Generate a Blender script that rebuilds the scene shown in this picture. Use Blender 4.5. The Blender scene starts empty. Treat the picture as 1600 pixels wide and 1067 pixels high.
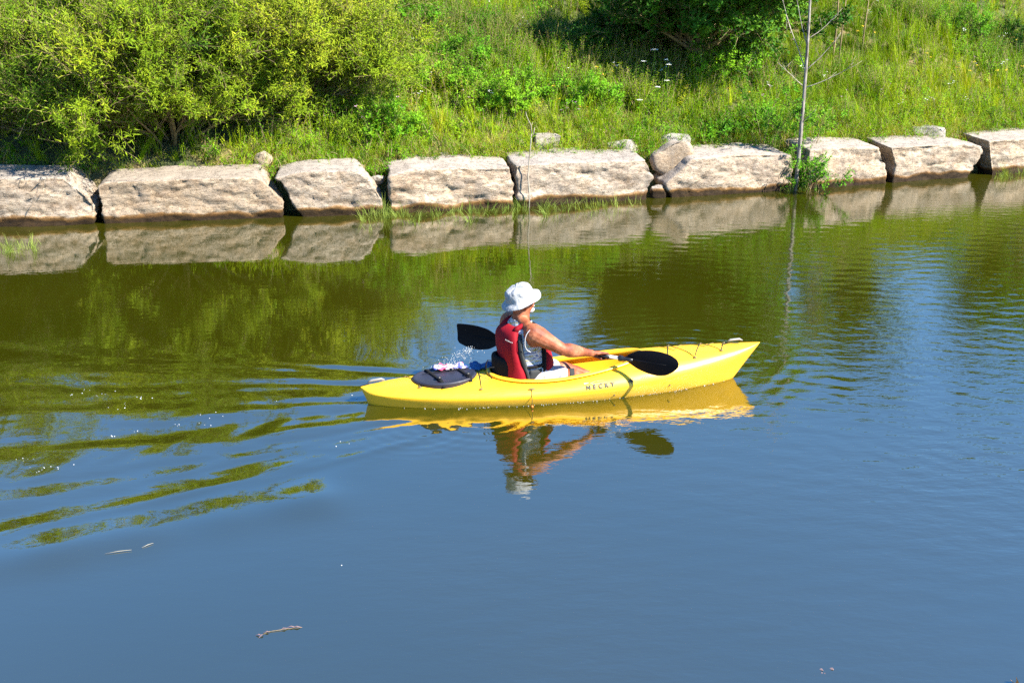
import bpy, math, random
import numpy as np
from mathutils import Vector, Matrix, noise, Euler
R = math.radians
S = bpy.context.scene
COL = S.collection
random.seed(7)
rng = np.random.default_rng(11)

# ------------------------------------------------------------------ camera
CAM_H, PITCH, FPX = 3.3, R(18.5), 1690.0
cd = bpy.data.cameras.new('camera')
cam = bpy.data.objects.new('camera', cd); COL.objects.link(cam)
cam.location = (0, 0, CAM_H); cam.rotation_euler = (R(90) - PITCH, 0, 0)
cd.sensor_width = 36; cd.lens = FPX / 1600 * 36; cd.clip_start = .1; cd.clip_end = 600
S.camera = cam
# ------------------------------------------------------------------ world, sun, exposure
SUN_AZ = math.atan2(.88, -.47)      # from +Y clockwise
SUN_EL = R(43)
W = bpy.data.worlds.new('World'); S.world = W; W.use_nodes = True
wn = W.node_tree.nodes; wl = W.node_tree.links
bg = wn['Background']
sky = wn.new('ShaderNodeTexSky'); sky.sky_type = 'NISHITA'; sky.sun_disc = False
sky.sun_elevation = SUN_EL; sky.sun_rotation = SUN_AZ; sky.altitude = 200
sky.air_density = 1.0; sky.dust_density = .05; sky.ozone_density = 5.0
hs = wn.new('ShaderNodeHueSaturation'); hs.inputs['Saturation'].default_value = 1.22
wl.new(sky.outputs[0], hs.inputs['Color']); wl.new(hs.outputs[0], bg.inputs[0]); bg.inputs[1].default_value = .092
sd = bpy.data.lights.new('sun', 'SUN'); sd.energy = 5.0; sd.angle = R(.53); sd.color = (1, .93, .80)
sun = bpy.data.objects.new('sun', sd); COL.objects.link(sun)
sdir = Vector((math.sin(SUN_AZ) * math.cos(SUN_EL), math.cos(SUN_AZ) * math.cos(SUN_EL), math.sin(SUN_EL)))
sun.rotation_euler = sdir.to_track_quat('Z', 'Y').to_euler(); sun.location = sdir * 40
S.view_settings.view_transform = 'Standard'; S.view_settings.look = 'None'
S.view_settings.exposure = 2.0; S.view_settings.gamma = 1.0
S.view_settings.use_curve_mapping = False
S.render.engine = 'CYCLES'
S.cycles.use_denoising = False
S.cycles.max_bounces = 8; S.cycles.transparent_max_bounces = 6
S.cycles.caustics_reflective = False; S.cycles.caustics_refractive = False

# ------------------------------------------------------------------ helpers
def tag(o, label=None, cat=None, group=None, kind=None):
    if label: o['label'] = label
    if cat: o['category'] = cat
    if group: o['group'] = group
    if kind: o['kind'] = kind
    return o
def empty(name, loc, rz=0, label=None, cat=None, group=None, rot=None):
    o = bpy.data.objects.new(name, None); COL.objects.link(o); o.empty_display_size = .1
    o.location = loc; o.rotation_euler = rot if rot else (0, 0, rz)
    return tag(o, label, cat, group)
def link(name, me, parent=None):
    o = bpy.data.objects.new(name, me); COL.objects.link(o)
    if parent: o.parent = parent
    return o
def npmesh(name, V, F, mats=(), smooth=True, mi=None):
    """V (n,3); F list of tuples or an (m,k) int array"""
    me = bpy.data.meshes.new(name)
    V = np.asarray(V, np.float32)
    if isinstance(F, np.ndarray):
        m, k = F.shape
        me.vertices.add(len(V)); me.vertices.foreach_set('co', V.ravel())
        me.loops.add(m * k); me.loops.foreach_set('vertex_index', F.astype(np.int32).ravel())
        me.polygons.add(m)
        me.polygons.foreach_set('loop_start', np.arange(0, m * k, k, dtype=np.int32))
        me.update(calc_edges=True); me.validate()
    else:
        me.from_pydata([tuple(map(float, v)) for v in V], [], F)
    if smooth: me.polygons.foreach_set('use_smooth', np.ones(len(me.polygons), bool))
    for m_ in mats: me.materials.append(m_)
    if mi is not None: me.polygons.foreach_set('material_index', np.asarray(mi, np.int32))
    me.update()
    return me
class MB:
    def __init__(s): s.v = []; s.f = []; s.m = []; s.c = []
    def add(s, V, F, m=0, c=0.5):
        b = len(s.v); s.v += [tuple(p) for p in V]; s.f += [tuple(b + i for i in f) for f in F]
        s.m += [m] * len(F); s.c += [c] * len(F)
    def tube(s, pts, rad, n=8, m=0, cap=True, c=.5):
        pts = [Vector(p) for p in pts]
        if not hasattr(rad, '__len__'): rad = [rad] * len(pts)
        V = []; F = []; ref = None
        for i, p in enumerate(pts):
            t = (pts[min(i + 1, len(pts) - 1)] - pts[max(i - 1, 0)]).normalized()
            if ref is None:
                ref = t.orthogonal().normalized()
            ref = (ref - t * ref.dot(t)).normalized(); w = t.cross(ref)
            for k in range(n):
                a = 2 * math.pi * k / n
                V.append(p + (ref * math.cos(a) + w * math.sin(a)) * rad[i])
        for i in range(len(pts) - 1):
            for k in range(n):
                F.append((i * n + k, i * n + (k + 1) % n, (i + 1) * n + (k + 1) % n, (i + 1) * n + k))
        if cap:
            F.append(tuple(range(n - 1, -1, -1))); F.append(tuple((len(pts) - 1) * n + k for k in range(n)))
        s.add(V, F, m, c)
    def ell(s, c, r, M=None, nu=14, nv=9, m=0):
        V = []; F = []; c = Vector(c)
        for i in range(nv + 1):
            ph = math.pi * i / nv
            for k in range(nu):
                th = 2 * math.pi * k / nu
                p = Vector((r[0] * math.sin(ph) * math.cos(th), r[1] * math.sin(ph) * math.sin(th), r[2] * math.cos(ph)))
                if M: p = M @ p
                V.append(c + p)
        for i in range(nv):
            for k in range(nu):
                F.append((i * nu + k, (i + 1) * nu + k, (i + 1) * nu + (k + 1) % nu, i * nu + (k + 1) % nu))
        s.add(V, F, m)
    def box(s, c, d, M=None, m=0):
        c = Vector(c); V = []
        for sx in (-1, 1):
            for sy in (-1, 1):
                for sz in (-1, 1):
                    p = Vector((sx * d[0] / 2, sy * d[1] / 2, sz * d[2] / 2))
                    if M: p = M @ p
                    V.append(c + p)
        s.add(V, [(0, 1, 3, 2), (4, 6, 7, 5), (0, 4, 5, 1), (2, 3, 7, 6), (0, 2, 6, 4), (1, 5, 7, 3)], m)
    def mesh(s, name, mats, smooth=True, tint=False):
        me = npmesh(name, s.v, s.f, mats, smooth, s.m)
        if tint:
            a = me.attributes.new('tint', 'FLOAT', 'FACE'); a.data.foreach_set('value', np.asarray(s.c, np.float32))
        return me
    def build(s, name, mats, parent=None, smooth=True, tint=False):
        return link(name, s.mesh(name, mats if isinstance(mats, (list, tuple)) else [mats], smooth, tint), parent)
def bake(ob, mods):
    """apply modifiers by evaluation, keep one mesh"""
    for kind, kw in mods:
        m = ob.modifiers.new(kind.lower(), kind)
        for k, v in kw.items(): setattr(m, k, v)
    dg = bpy.context.evaluated_depsgraph_get(); dg.update()
    me = bpy.data.meshes.new_from_object(ob.evaluated_get(dg))
    ob.modifiers.clear(); ob.data = me
    me.polygons.foreach_set('use_smooth', np.ones(len(me.polygons), bool)); me.update()
    return ob
def fbm(x, y, z=0, o=4):
    return noise.fractal(Vector((x, y, z)), 1.0, 2.0, o)

# picture -> place: the water point / the bank point a viewing ray meets
CT, ST = math.cos(PITCH), math.sin(PITCH)
def ray(px, row):
    a = (px - 800) / FPX; b = (533.5 - row) / FPX
    return Vector((a, CT + b * ST, -ST + b * CT))
def on_water(px, row, z=0.0):
    d = ray(px, row); t = (CAM_H - z) / -d.z
    return Vector((d.x * t, d.y * t, z))
WALL = [(-60, 9.5), (-7.2, 14.9), (-1.9, 15.8), (.2, 16.35), (4.6, 17.7), (9.2, 19.4), (60, 42)]
WX = [p[0] for p in WALL]; WY = [p[1] for p in WALL]
def yw(x): return float(np.interp(x, WX, WY))
def on_wall(px, row, off=0.0):
    d = ray(px, row); t = 16.0
    for _ in range(30):
        t = (yw(d.x * t) + off) / d.y
    return Vector((d.x * t, d.y * t, CAM_H + d.z * t))
def hill_np(x, y):
    x = np.asarray(x, float); y = np.asarray(y, float)
    d = y - np.interp(x, WX, WY)
    prof = np.interp(d, [-9, -2, .2, .75, 1.15, 3, 7, 11, 14, 20, 40, 200], [-2.2, -1.2, -.5, .42, .66, 1.25, 2.78, 4.4, 5.3, 5.7, 5.2, 4.4])
    n = .10 * np.sin(x * 1.1 + y * .7) + .07 * np.sin(x * 2.3 - y * 1.9 + 1.3) + .12 * np.sin(x * .37 + 2) * np.sin(y * .45)
    return prof + n * np.clip((d - .9) / 2.5, 0, 1)
def hill(x, y): return float(hill_np(x, y))
def on_hill(px, row):
    d = ray(px, row); t = 14.0
    while t < 60:
        p = Vector((0, 0, CAM_H)) + d * t
        if p.z < hill(p.x, p.y): return p
        t += .04
    return p

# ------------------------------------------------------------------ materials
def newmat(name):
    m = bpy.data.materials.new(name); m.use_nodes = True
    nt = m.node_tree; return m, nt.nodes, nt.links, nt.nodes['Principled BSDF']
def setp(p, **k):
    for a, v in k.items():
        p.inputs[a.replace('_', ' ')].default_value = v
def ramp(n, stops, interp='LINEAR'):
    r = n.new('ShaderNodeValToRGB'); cr = r.color_ramp; cr.interpolation = interp
    while len(cr.elements) > 1: cr.elements.remove(cr.elements[-1])
    cr.elements[0].position = stops[0][0]; cr.elements[0].color = (*stops[0][1], 1)
    for p, c in stops[1:]:
        e = cr.elements.new(p); e.color = (*c, 1)
    return r
def tex(n, l, kind, scale, vec=None, **k):
    t = n.new('ShaderNodeTex' + kind); t.inputs['Scale'].default_value = scale
    for a, v in k.items():
        if a in t.inputs: t.inputs[a].default_value = v
        else: setattr(t, a, v)
    if vec is not None: l.new(vec, t.inputs['Vector'])
    return t
def mixc(n, l, fac, a, b, mode='MIX'):
    m = n.new('ShaderNodeMix'); m.data_type = 'RGBA'; m.blend_type = mode
    for s, v in ((0, fac), (6, a), (7, b)):
        if hasattr(v, 'default_value') or hasattr(v, 'is_linked'): l.new(v, m.inputs[s])
        else: m.inputs[s].default_value = v if not isinstance(v, tuple) else (*v, 1)
    return m.outputs[2]
def math_(n, l, op, a, b=None, c=None, clamp=False):
    m = n.new('ShaderNodeMath'); m.operation = op; m.use_clamp = clamp
    for i, v in enumerate((a, b, c)):
        if v is None: continue
        if hasattr(v, 'is_linked'): l.new(v, m.inputs[i])
        else: m.inputs[i].default_value = v
    return m.outputs[0]
def bump(n, l, h, p, strength=.5, dist=.01, prev=None):
    b = n.new('ShaderNodeBump'); b.inputs['Strength'].default_value = strength; b.inputs['Distance'].default_value = dist
    l.new(h, b.inputs['Height'])
    if prev is not None: l.new(prev, b.inputs['Normal'])
    if p is not None: l.new(b.outputs[0], p.inputs['Normal'])
    return b.outputs[0]
def plain(name, col, rough=.5, **k):
    m, n, l, p = newmat(name)
    tc = n.new('ShaderNodeTexCoord')
    t = tex(n, l, 'Noise', 14, tc.outputs['Object'], Detail=5)
    r = ramp(n, [(.3, tuple(c * .82 for c in col)), (.7, tuple(min(1, c * 1.08) for c in col))])
    l.new(t.outputs[0], r.inputs[0]); l.new(r.outputs[0], p.inputs['Base Color'])
    setp(p, Roughness=rough, **k)
    return m
def leafmat(name, cols, trans=.45, spec=.25, patch=.35, rough=.45):
    """cols: ramp of leaf colours picked by a leaf's tint, its plant's place and chance"""
    m, n, l, p = newmat(name)
    at = n.new('ShaderNodeAttribute'); at.attribute_name = 'tint'
    oi = n.new('ShaderNodeObjectInfo')
    no = tex(n, l, 'Noise', patch, oi.outputs['Location'], Detail=3)
    a = math_(n, l, 'MULTIPLY_ADD', oi.outputs['Random'], .34, -.17)
    b = math_(n, l, 'MULTIPLY_ADD', at.outputs['Fac'], .30, -.15)
    c = math_(n, l, 'MULTIPLY_ADD', no.outputs[0], 1.5, -.25)
    f = math_(n, l, 'ADD', math_(n, l, 'ADD', a, b), c, clamp=True)
    r = ramp(n, cols); l.new(f, r.inputs[0])
    l.new(r.outputs[0], p.inputs['Base Color'])
    setp(p, Roughness=.6); p.inputs['Specular IOR Level'].default_value = spec * .3
    tr = n.new('ShaderNodeBsdfTranslucent')
    tcol = mixc(n, l, 1.0, r.outputs[0], (1.3, 1.15, .2), 'MULTIPLY'); l.new(tcol, tr.inputs[0])
    mx = n.new('ShaderNodeMixShader'); mx.inputs[0].default_value = trans
    l.new(p.outputs[0], mx.inputs[1]); l.new(tr.outputs[0], mx.inputs[2])
    l.new(mx.outputs[0], n['Material Output'].inputs[0])
    return m
M = {}
M['grass'] = leafmat('grass', [(0, (.035, .10, .003)), (.3, (.13, .22, .004)), (.6, (.21, .315, .006)), (.85, (.31, .37, .010)), (1, (.42, .31, .05))], .28)
M['dry'] = leafmat('dry_grass', [(0, (.20, .17, .05)), (.5, (.38, .30, .12)), (1, (.52, .42, .22))], .3)
M['weed'] = leafmat('weed_leaf', [(0, (.025, .11, .006)), (.4, (.09, .24, .008)), (.75, (.17, .34, .010)), (1, (.25, .36, .02))], .3)
M['willow'] = leafmat('willow_leaf', [(0, (.028, .08, .004)), (.35, (.10, .175, .006)), (.7, (.19, .265, .009)), (1, (.33, .34, .02))], .26, .35, .5)
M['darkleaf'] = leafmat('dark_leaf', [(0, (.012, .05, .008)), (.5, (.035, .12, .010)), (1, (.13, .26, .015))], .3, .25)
M['bright'] = leafmat('bright_leaf', [(0, (.04, .16, .006)), (.5, (.11, .28, .009)), (1, (.22, .38, .015))], .3, .3)
M['reed'] = leafmat('reed_leaf', [(0, (.12, .2, .03)), (1, (.3, .36, .08))], .35)

def bark(name, c1, c2, sc=30):
    m, n, l, p = newmat(name); tc = n.new('ShaderNodeTexCoord')
    mp = n.new('ShaderNodeMapping'); mp.inputs['Scale'].default_value = (1, 1, .25); l.new(tc.outputs['Object'], mp.inputs[0])
    t = tex(n, l, 'Noise', sc, mp.outputs[0], Detail=8); r = ramp(n, [(.35, c1), (.65, c2)])
    l.new(t.outputs[0], r.inputs[0]); l.new(r.outputs[0], p.inputs['Base Color']); setp(p, Roughness=.8)
    bump(n, l, t.outputs[0], p, .6, .01); return m
M['bark'] = bark('grey_bark', (.07, .055, .045), (.27, .24, .21))
M['twig'] = bark('brown_twig', (.10, .075, .03), (.26, .19, .09))
M['stick'] = bark('bleached_stick', (.18, .15, .11), (.34, .30, .24))

def rockmat(name, c_lo, c_hi, c_top, wet=True):
    m, n, l, p = newmat(name)
    ge = n.new('ShaderNodeNewGeometry'); pos = ge.outputs['Position']
    oi = n.new('ShaderNodeObjectInfo')
    off = n.new('ShaderNodeVectorMath'); off.operation = 'MULTIPLY_ADD'
    l.new(oi.outputs['Random'], off.inputs[0]); off.inputs[1].default_value = (9, 5, 7); l.new(pos, off.inputs[2])
    v = off.outputs[0]
    mp = n.new('ShaderNodeMapping'); mp.inputs['Scale'].default_value = (1, 1, 2.4); mp.inputs['Rotation'].default_value = (0, R(8), 0); l.new(v, mp.inputs[0])
    big = tex(n, l, 'Noise', 2.2, mp.outputs[0], Detail=6, Roughness=.65)
    r1 = ramp(n, [(.32, c_lo), (.5, tuple((a + b) / 2 for a, b in zip(c_lo, c_hi))), (.66, c_hi)]); l.new(big.outputs[0], r1.inputs[0])
    # grey weathered tops and faces with lichen, dark pits
    fine = tex(n, l, 'Noise', 16, mp.outputs[0], Detail=8, Roughness=.75)
    pit = ramp(n, [(.34, (.26, .24, .22)), (.43, (.72, .69, .66)), (.56, (1, 1, 1))]); l.new(fine.outputs[0], pit.inputs[0])
    c = mixc(n, l, 1.0, r1.outputs[0], pit.outputs[0], 'MULTIPLY')
    sep = n.new('ShaderNodeSeparateXYZ'); l.new(ge.outputs['Normal'], sep.inputs[0])
    up = n.new('ShaderNodeMapRange'); l.new(sep.outputs[2], up.inputs[0]); up.inputs[1].default_value = .45; up.inputs[2].default_value = .85
    li = tex(n, l, 'Noise', 5, v, Detail=7, Roughness=.7)
    lr = ramp(n, [(.40, (0, 0, 0)), (.58, (1, 1, 1))]); l.new(li.outputs[0], lr.inputs[0])
    upf = math_(n, l, 'MAXIMUM', math_(n, l, 'MULTIPLY', up.outputs[0], .8), math_(n, l, 'MULTIPLY', lr.outputs[0], .38))
    c = mixc(n, l, upf, c, c_top)
    hv = ramp(n, [(0, (.86, .80, .74)), (.35, (1.05, .98, .90)), (.7, (.94, .92, .93)), (1, (1.08, 1.02, .98))]); l.new(oi.outputs['Random'], hv.inputs[0])
    c = mixc(n, l, 1.0, c, hv.outputs[0], 'MULTIPLY')
    # joints: thin dark cracks
    mp2 = n.new('ShaderNodeMapping'); mp2.inputs['Scale'].default_value = (1, 1, 3.2); mp2.inputs['Rotation'].default_value = (0, R(-11), 0); l.new(v, mp2.inputs[0])
    vo = tex(n, l, 'Noise', 3.1, mp2.outputs[0], Detail=7, Roughness=.72)
    dv = math_(n, l, 'ABSOLUTE', math_(n, l, 'SUBTRACT', vo.outputs[0], .5))
    cr = ramp(n, [(0, (.30, .27, .24)), (.007, (.75, .72, .68)), (.02, (1, 1, 1))]); l.new(dv, cr.inputs[0])
    c = mixc(n, l, .55, c, cr.outputs[0], 'MULTIPLY')
    if wet:
        sp = n.new('ShaderNodeSeparateXYZ'); l.new(pos, sp.inputs[0])
        wn_ = tex(n, l, 'Noise', 1.7, v, Detail=5)
        z = math_(n, l, 'ADD', sp.outputs[2], math_(n, l, 'MULTIPLY_ADD', wn_.outputs[0], -.26, .125))
        w = n.new('ShaderNodeMapRange'); l.new(z, w.inputs[0]); w.inputs[1].default_value = .06; w.inputs[2].default_value = .13
        wr = ramp(n, [(0, (.07, .045, .012)), (.4, (.30, .19, .06)), (.75, (.75, .56, .34)), (1, (1, 1, 1))]); l.new(w.outputs[0], wr.inputs[0])
        c = mixc(n, l, 1.0, c, wr.outputs[0], 'MULTIPLY')
    l.new(c, p.inputs['Base Color']); setp(p, Roughness=.85)
    p.inputs['Specular IOR Level'].default_value = .25
    h = math_(n, l, 'ADD', math_(n, l, 'MULTIPLY', fine.outputs[0], 1.0), math_(n, l, 'MULTIPLY', cr.outputs[0], .5))
    b1 = bump(n, l, big.outputs[0], None, .6, .04)
    bump(n, l, h, p, .8, .022, b1)
    return m
M['rock'] = rockmat('limestone', (.25, .185, .125), (.45, .38, .29), (.25, .234, .215))
M['rock2'] = rockmat('grey_stone', (.18, .17, .155), (.36, .34, .30), (.30, .29, .27), False)

m, n, l, p = newmat('soil'); tc = n.new('ShaderNodeTexCoord')
t = tex(n, l, 'Noise', 1.3, tc.outputs['Object'], Detail=8)
r = ramp(n, [(.3, (.035, .05, .012)), (.5, (.07, .075, .02)), (.7, (.16, .11, .05))]); l.new(t.outputs[0], r.inputs[0])
l.new(r.outputs[0], p.inputs['Base Color']); setp(p, Roughness=.95)
t2 = tex(n, l, 'Noise', 25, tc.outputs['Object'], Detail=6); bump(n, l, t2.outputs[0], p, .8, .05); M['soil'] = m

# water: murky green brown body under a clear skin
m, n, l, p = newmat('river_water'); tc = n.new('ShaderNodeNewGeometry'); P_ = tc.outputs['Position']
setp(p, Roughness=.010, IOR=3.3); p.inputs['Specular IOR Level'].default_value = .5
t = tex(n, l, 'Noise', .16, P_, Detail=3)
r = ramp(n, [(.35, (.017, .019, .0006)), (.65, (.024, .0235, .0015))]); l.new(t.outputs[0], r.inputs[0]); l.new(r.outputs[0], p.inputs['Base Color'])
mp = n.new('ShaderNodeMapping'); mp.inputs['Scale'].default_value = (.45, 1, 1); mp.inputs['Rotation'].default_value = (0, 0, R(-12)); l.new(P_, mp.inputs[0])
w1 = tex(n, l, 'Noise', 9, mp.outputs[0], Detail=3, Roughness=.55)
w2 = tex(n, l, 'Noise', 38, mp.outputs[0], Detail=2)
ma = tex(n, l, 'Noise', .33, P_, Detail=2)      # gusts: ruffled and calm patches
gr = n.new('ShaderNodeMapRange'); l.new(ma.outputs[0], gr.inputs[0]); gr.inputs[1].default_value = .38; gr.inputs[2].default_value = .62; gr.inputs[3].default_value = .25
att = n.new('ShaderNodeAttribute'); att.attribute_name = 'ruffle'
amp = math_(n, l, 'MULTIPLY', gr.outputs[0], att.outputs['Fac'])
hh = math_(n, l, 'MULTIPLY', math_(n, l, 'ADD', w1.outputs[0], math_(n, l, 'MULTIPLY', w2.outputs[0], .12)), amp)
bump(n, l, hh, p, 1.0, .012); M['water'] = m
# ------------------------------------------------------------------ ground under water, bank, hill
xs = np.concatenate([np.linspace(-70, -14, 30), np.arange(-13.6, 17, .4), np.linspace(17.4, 70, 30)])
ys = np.concatenate([np.linspace(-20, 10, 14), np.arange(10.4, 34, .3), np.linspace(34.5, 130, 34)])
X, Y = np.meshgrid(xs, ys)
Z = hill_np(X, Y)
for j in range(Z.shape[0]):
    for i in range(Z.shape[1]):
        if 10 < Y[j, i] < 34: Z[j, i] += .05 * fbm(X[j, i] * 1.2, Y[j, i] * 1.2)
def grid_faces(nx, ny):
    i = np.arange(nx - 1); j = np.arange(ny - 1); I, J = np.meshgrid(i, j); a = (J * nx + I).ravel()
    return np.stack([a, a + 1, a + nx + 1, a + nx], 1)
g = link('ground', npmesh('ground', np.stack([X.ravel(), Y.ravel(), Z.ravel()], 1), grid_faces(len(xs), len(ys)), [M['soil']]))
tag(g, kind='structure')

# ------------------------------------------------------------------ kayak place (shared by water, kayak, paddler)
KO = Vector((.375, 8.56, 0)); KYAW = math.atan2(.60, 3.11)
kc, ks = math.cos(KYAW), math.sin(KYAW)
def k2w(u, v, z=0): return Vector((KO.x + u * kc - v * ks, KO.y + u * ks + v * kc, z))

# ------------------------------------------------------------------ water surface with the boat's wake in real relief
xs = np.concatenate([np.linspace(-70, -9.6, 34), np.arange(-9.3, 10.6, .032), np.linspace(11, 70, 34)])
ys = np.concatenate([np.linspace(-20, 3.4, 14), np.arange(3.5, 15.6, .032), np.linspace(15.7, 45, 60)])
X, Y = np.meshgrid(xs, ys)
U = (X - KO.x) * kc + (Y - KO.y) * ks; V_ = -(X - KO.x) * ks + (Y - KO.y) * kc
Z = np.zeros_like(X)
def kelvin(u0, k0, amp, tmax, fade, n=90, phase=0.):
    """steady ship waves behind a point moving along +u"""
    xx = (u0 - U); out = np.zeros_like(X)
    th = np.linspace(-tmax, tmax, n)
    for t_ in th:
        k = k0 / math.cos(t_) ** 2
        w = math.cos(t_) ** 1.2 * (1 - (t_ / tmax) ** 4)
        out += w * np.sin(k * (xx * math.cos(t_) + V_ * math.sin(t_)) + phase)
    env = np.clip(xx / .5, 0, 1) ** 1.5 * np.exp(-np.clip(xx, 0, None) / fade)
    cone = 1 / (1 + np.exp((np.abs(V_) - .40 * np.clip(xx, 0, None) - .12) / .09))
    return amp * out / n * env * cone * 2
Z += kelvin(1.5, 9.0, .006, 1.10, 7.0)
Z += kelvin(-1.35, 8.0, .0065, 1.12, 5.5, phase=2.0)
Z += kelvin(-1.45, 17.0, .005, 1.15, 5.0, phase=1.0)
# turbulent trail: long slow swirls
XX = np.clip(-1.4 - U, 0, None)
trail = np.exp(-(V_ / (.30 + .16 * XX)) ** 2) * np.clip(XX / .5, 0, 1) * np.exp(-XX / 6)
Z += .003 * trail * (np.sin(9 * V_ + 1.7 * np.sin(1.7 * U)) + .6 * np.sin(4.1 * U + 7 * V_ + 1.3 * np.sin(2.3 * V_ - U)))
# chopped up water in the wake: crests mostly along the track
wk = np.exp(-(np.clip(np.abs(V_) - .36 * np.clip(.9 - U, 0, None) - .02, 0, None) / .12) ** 2) * np.clip((-.15 - U) / 1.3, 0, 1) * np.exp(-np.clip(-1.6 - U, 0, None) / 5)
r9 = np.random.default_rng(5); wob = .5 * np.sin(2.1 * U + 1.3 * V_) + .4 * np.sin(3.3 * V_ - 1.1 * U + 1)
xf = np.clip(.6 - U, .3, None); psi = V_ / xf
for N_w, sl, p_, wbl in ((4.3, .026, .4, .8), (7.1, .032, 1.9, 1.1), (11.3, .030, 3.1, 1.5), (17.9, .020, .9, 2.0)):
    lam = xf / N_w; Z += 1.55 * sl * lam / 6.283 * wk * np.sin(6.283 * N_w * psi + p_ + wbl * (.6 * np.sin(1.5 * U + .7 * N_w + 2 * psi) + .5 * np.sin(2.9 * U + 4 * psi + N_w))) * (.7 + .3 * np.sin(1.3 * U + N_w * 3 + 3 * psi))
for i in range(10):
    lam = r9.uniform(.10, .30); k = 2 * np.pi / lam; an = math.pi / 2 + r9.normal(0, .30); sl = .006 * (lam / .3) ** .3
    Z += sl / k * wk * np.sin(k * (U * math.cos(an) + V_ * math.sin(an)) + r9.uniform(0, 6.28) + 1.6 * wob)
# one smooth outer swell of the wake, broken into lengths
A_, B_ = on_water(40, 868), on_water(520, 775); dv = (B_ - A_).normalized(); q_ = (X - A_.x) * -dv.y + (Y - A_.y) * dv.x; l_ = ((X - A_.x) * dv.x + (Y - A_.y) * dv.y) / (B_ - A_).length
Z += .018 * np.exp(-(q_ / .24) ** 2) * np.clip(.8 + .3 * np.sin(l_ * 7.5 + .6) + .12 * np.sin(l_ * 23), 0, 1.2) * np.exp(-np.clip(np.abs(l_ - .42) - .52, 0, None) ** 2 / .01)
# ring ripples off the bow and the paddle drips
def rings(px, py, lam, amp, r0, fade, sector=None):
    global Z
    r = np.hypot(X - px, Y - py)
    e = np.exp(-((r - r0) / fade) ** 2)
    if sector: 
        a = np.arctan2(Y - py, X - px); da = np.angle(np.exp(1j * (a - sector[0])))
        e *= np.exp(-(da / sector[1]) ** 2)
    Z += amp * np.sin(2 * np.pi * r / lam) * e
bw = k2w(1.25, 0)
fc = k2w(-.6, 1.9); rings(fc.x, fc.y, .15, .0017, 2.95, .45, (R(-37), .17)); rings(fc.x + .4, fc.y + .3, .21, .0012, 3.0, .5, (R(-35), .2))
rings(bw.x, bw.y, .13, .0009, 1.2, .9, (R(75), .8))
nb = k2w(-.7, -.45); rings(nb.x, nb.y, .12, .0017, .3, .4); n2 = k2w(-1.25, -.55); rings(n2.x, n2.y, .10, .0011, .3, .3)
dr = k2w(-.75, .62); rings(dr.x, dr.y, .09, .0012, .2, .25)
r8 = np.random.default_rng(8); msk = 1 / (1 + np.exp(-(X - 2.6) / .45)) * np.exp(-((Y - 8.3) / 2.3) ** 2)
pat = .55 + .45 * np.sin(1.9 * X + 1.3 * Y + 1.5 * np.sin(1.1 * Y - .6 * X)) * np.sin(2.3 * Y - 1.1 * X + .5)
for i in range(11):
    lam = r8.uniform(.13, .27); k = 2 * np.pi / lam; an = R(62) + r8.normal(0, .30)
    Z += .017 / k * msk * pat * np.sin(k * (X * math.cos(an) + Y * math.sin(an)) + r8.uniform(0, 6.28) + .9 * np.sin(1.3 * X + .9 * Y + i))
# faint breeze ripples on the right half, low swell everywhere
side = 1 / (1 + np.exp(-(X - 1.5) / 1.2)) * (1 / (1 + np.exp((Y - 15) / .8)))
ph = 2.2 * np.sin(.7 * X + .4 * Y) + 1.3 * np.sin(1.3 * Y - .5 * X)
Z += .6 * side * (.0011 * np.sin(21 * Y + 7 * X + ph) + .0008 * np.sin(29 * Y - 6 * X + 1.7 * ph) + .0006 * np.sin(13 * Y - 15 * X + ph * 1.4))
Z += .0035 * np.sin(1.9 * Y + .6 * X + .8 * np.sin(.5 * X)) * np.exp(-((X + 4) / 4) ** 2)
near = np.exp(-np.clip(np.abs(X) - 9, 0, None)) * np.exp(-np.clip(np.abs(Y - 9) - 6, 0, None))
Z *= near
WG_ = (xs.copy(), ys.copy(), Z.copy())
def water_z(x, y): return float(WG_[2][min(len(WG_[1]) - 1, np.searchsorted(WG_[1], y)), min(len(WG_[0]) - 1, np.searchsorted(WG_[0], x))])
ws = npmesh('water', np.stack([X.ravel(), Y.ravel(), Z.ravel()], 1), grid_faces(len(xs), len(ys)), [M['water']])
# how ruffled the skin is: calm lower left, livelier right and toward the bank
ruf = .10 + .62 / (1 + np.exp((Y - 10.2) / .8)) / (1 + np.exp(-(X - 1.4) / 1.0)) + .2 / (1 + np.exp(-(X - 2.2) / 1.3)) + .10 / (1 + np.exp(-(Y - 11.5) / .9)) 
ruf = np.clip(ruf * (1 - .35 * (np.abs(X + 3) < 3) * (Y > 11)), .08, 1.2)
a = ws.attributes.new('ruffle', 'FLOAT', 'POINT'); a.data.foreach_set('value', ruf.ravel().astype(np.float32))
tag(link('water', ws), kind='structure')

# ------------------------------------------------------------------ armour stones of the river wall
def rock_noise(P, Nn, seed, amp):
    out = np.empty(len(P))
    for i, (p, q) in enumerate(zip(P, Nn)):
        x, y, z = p; s = seed * 7.3
        a = noise.fractal(Vector((x * 1.3 + s, y * 1.3, z * 1.7)), 1, 2, 3) * .055
        tilt = z + .1 * x
        b = noise.fractal(Vector((x * 2.6 + s, y * 2.6, tilt * 11)), .9, 2.1, 4) * .030
        c = 1 - abs(noise.noise(Vector((x * 3.1 + s, y * 3.1 + 4, tilt * 6)))) * 2
        c = -max(0, c - .72) * .11
        d = noise.fractal(Vector((x * 11 + s, y * 11, z * 15)), .8, 2, 3) * .013
        # flaked ledges
        e = math.floor(noise.noise(Vector((x * 1.7 + s, y * 1.7, tilt * 3.3))) * 5) * .012
        out[i] = (a + b + c + d + e) * amp
    return P + Nn * out[:, None]
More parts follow.
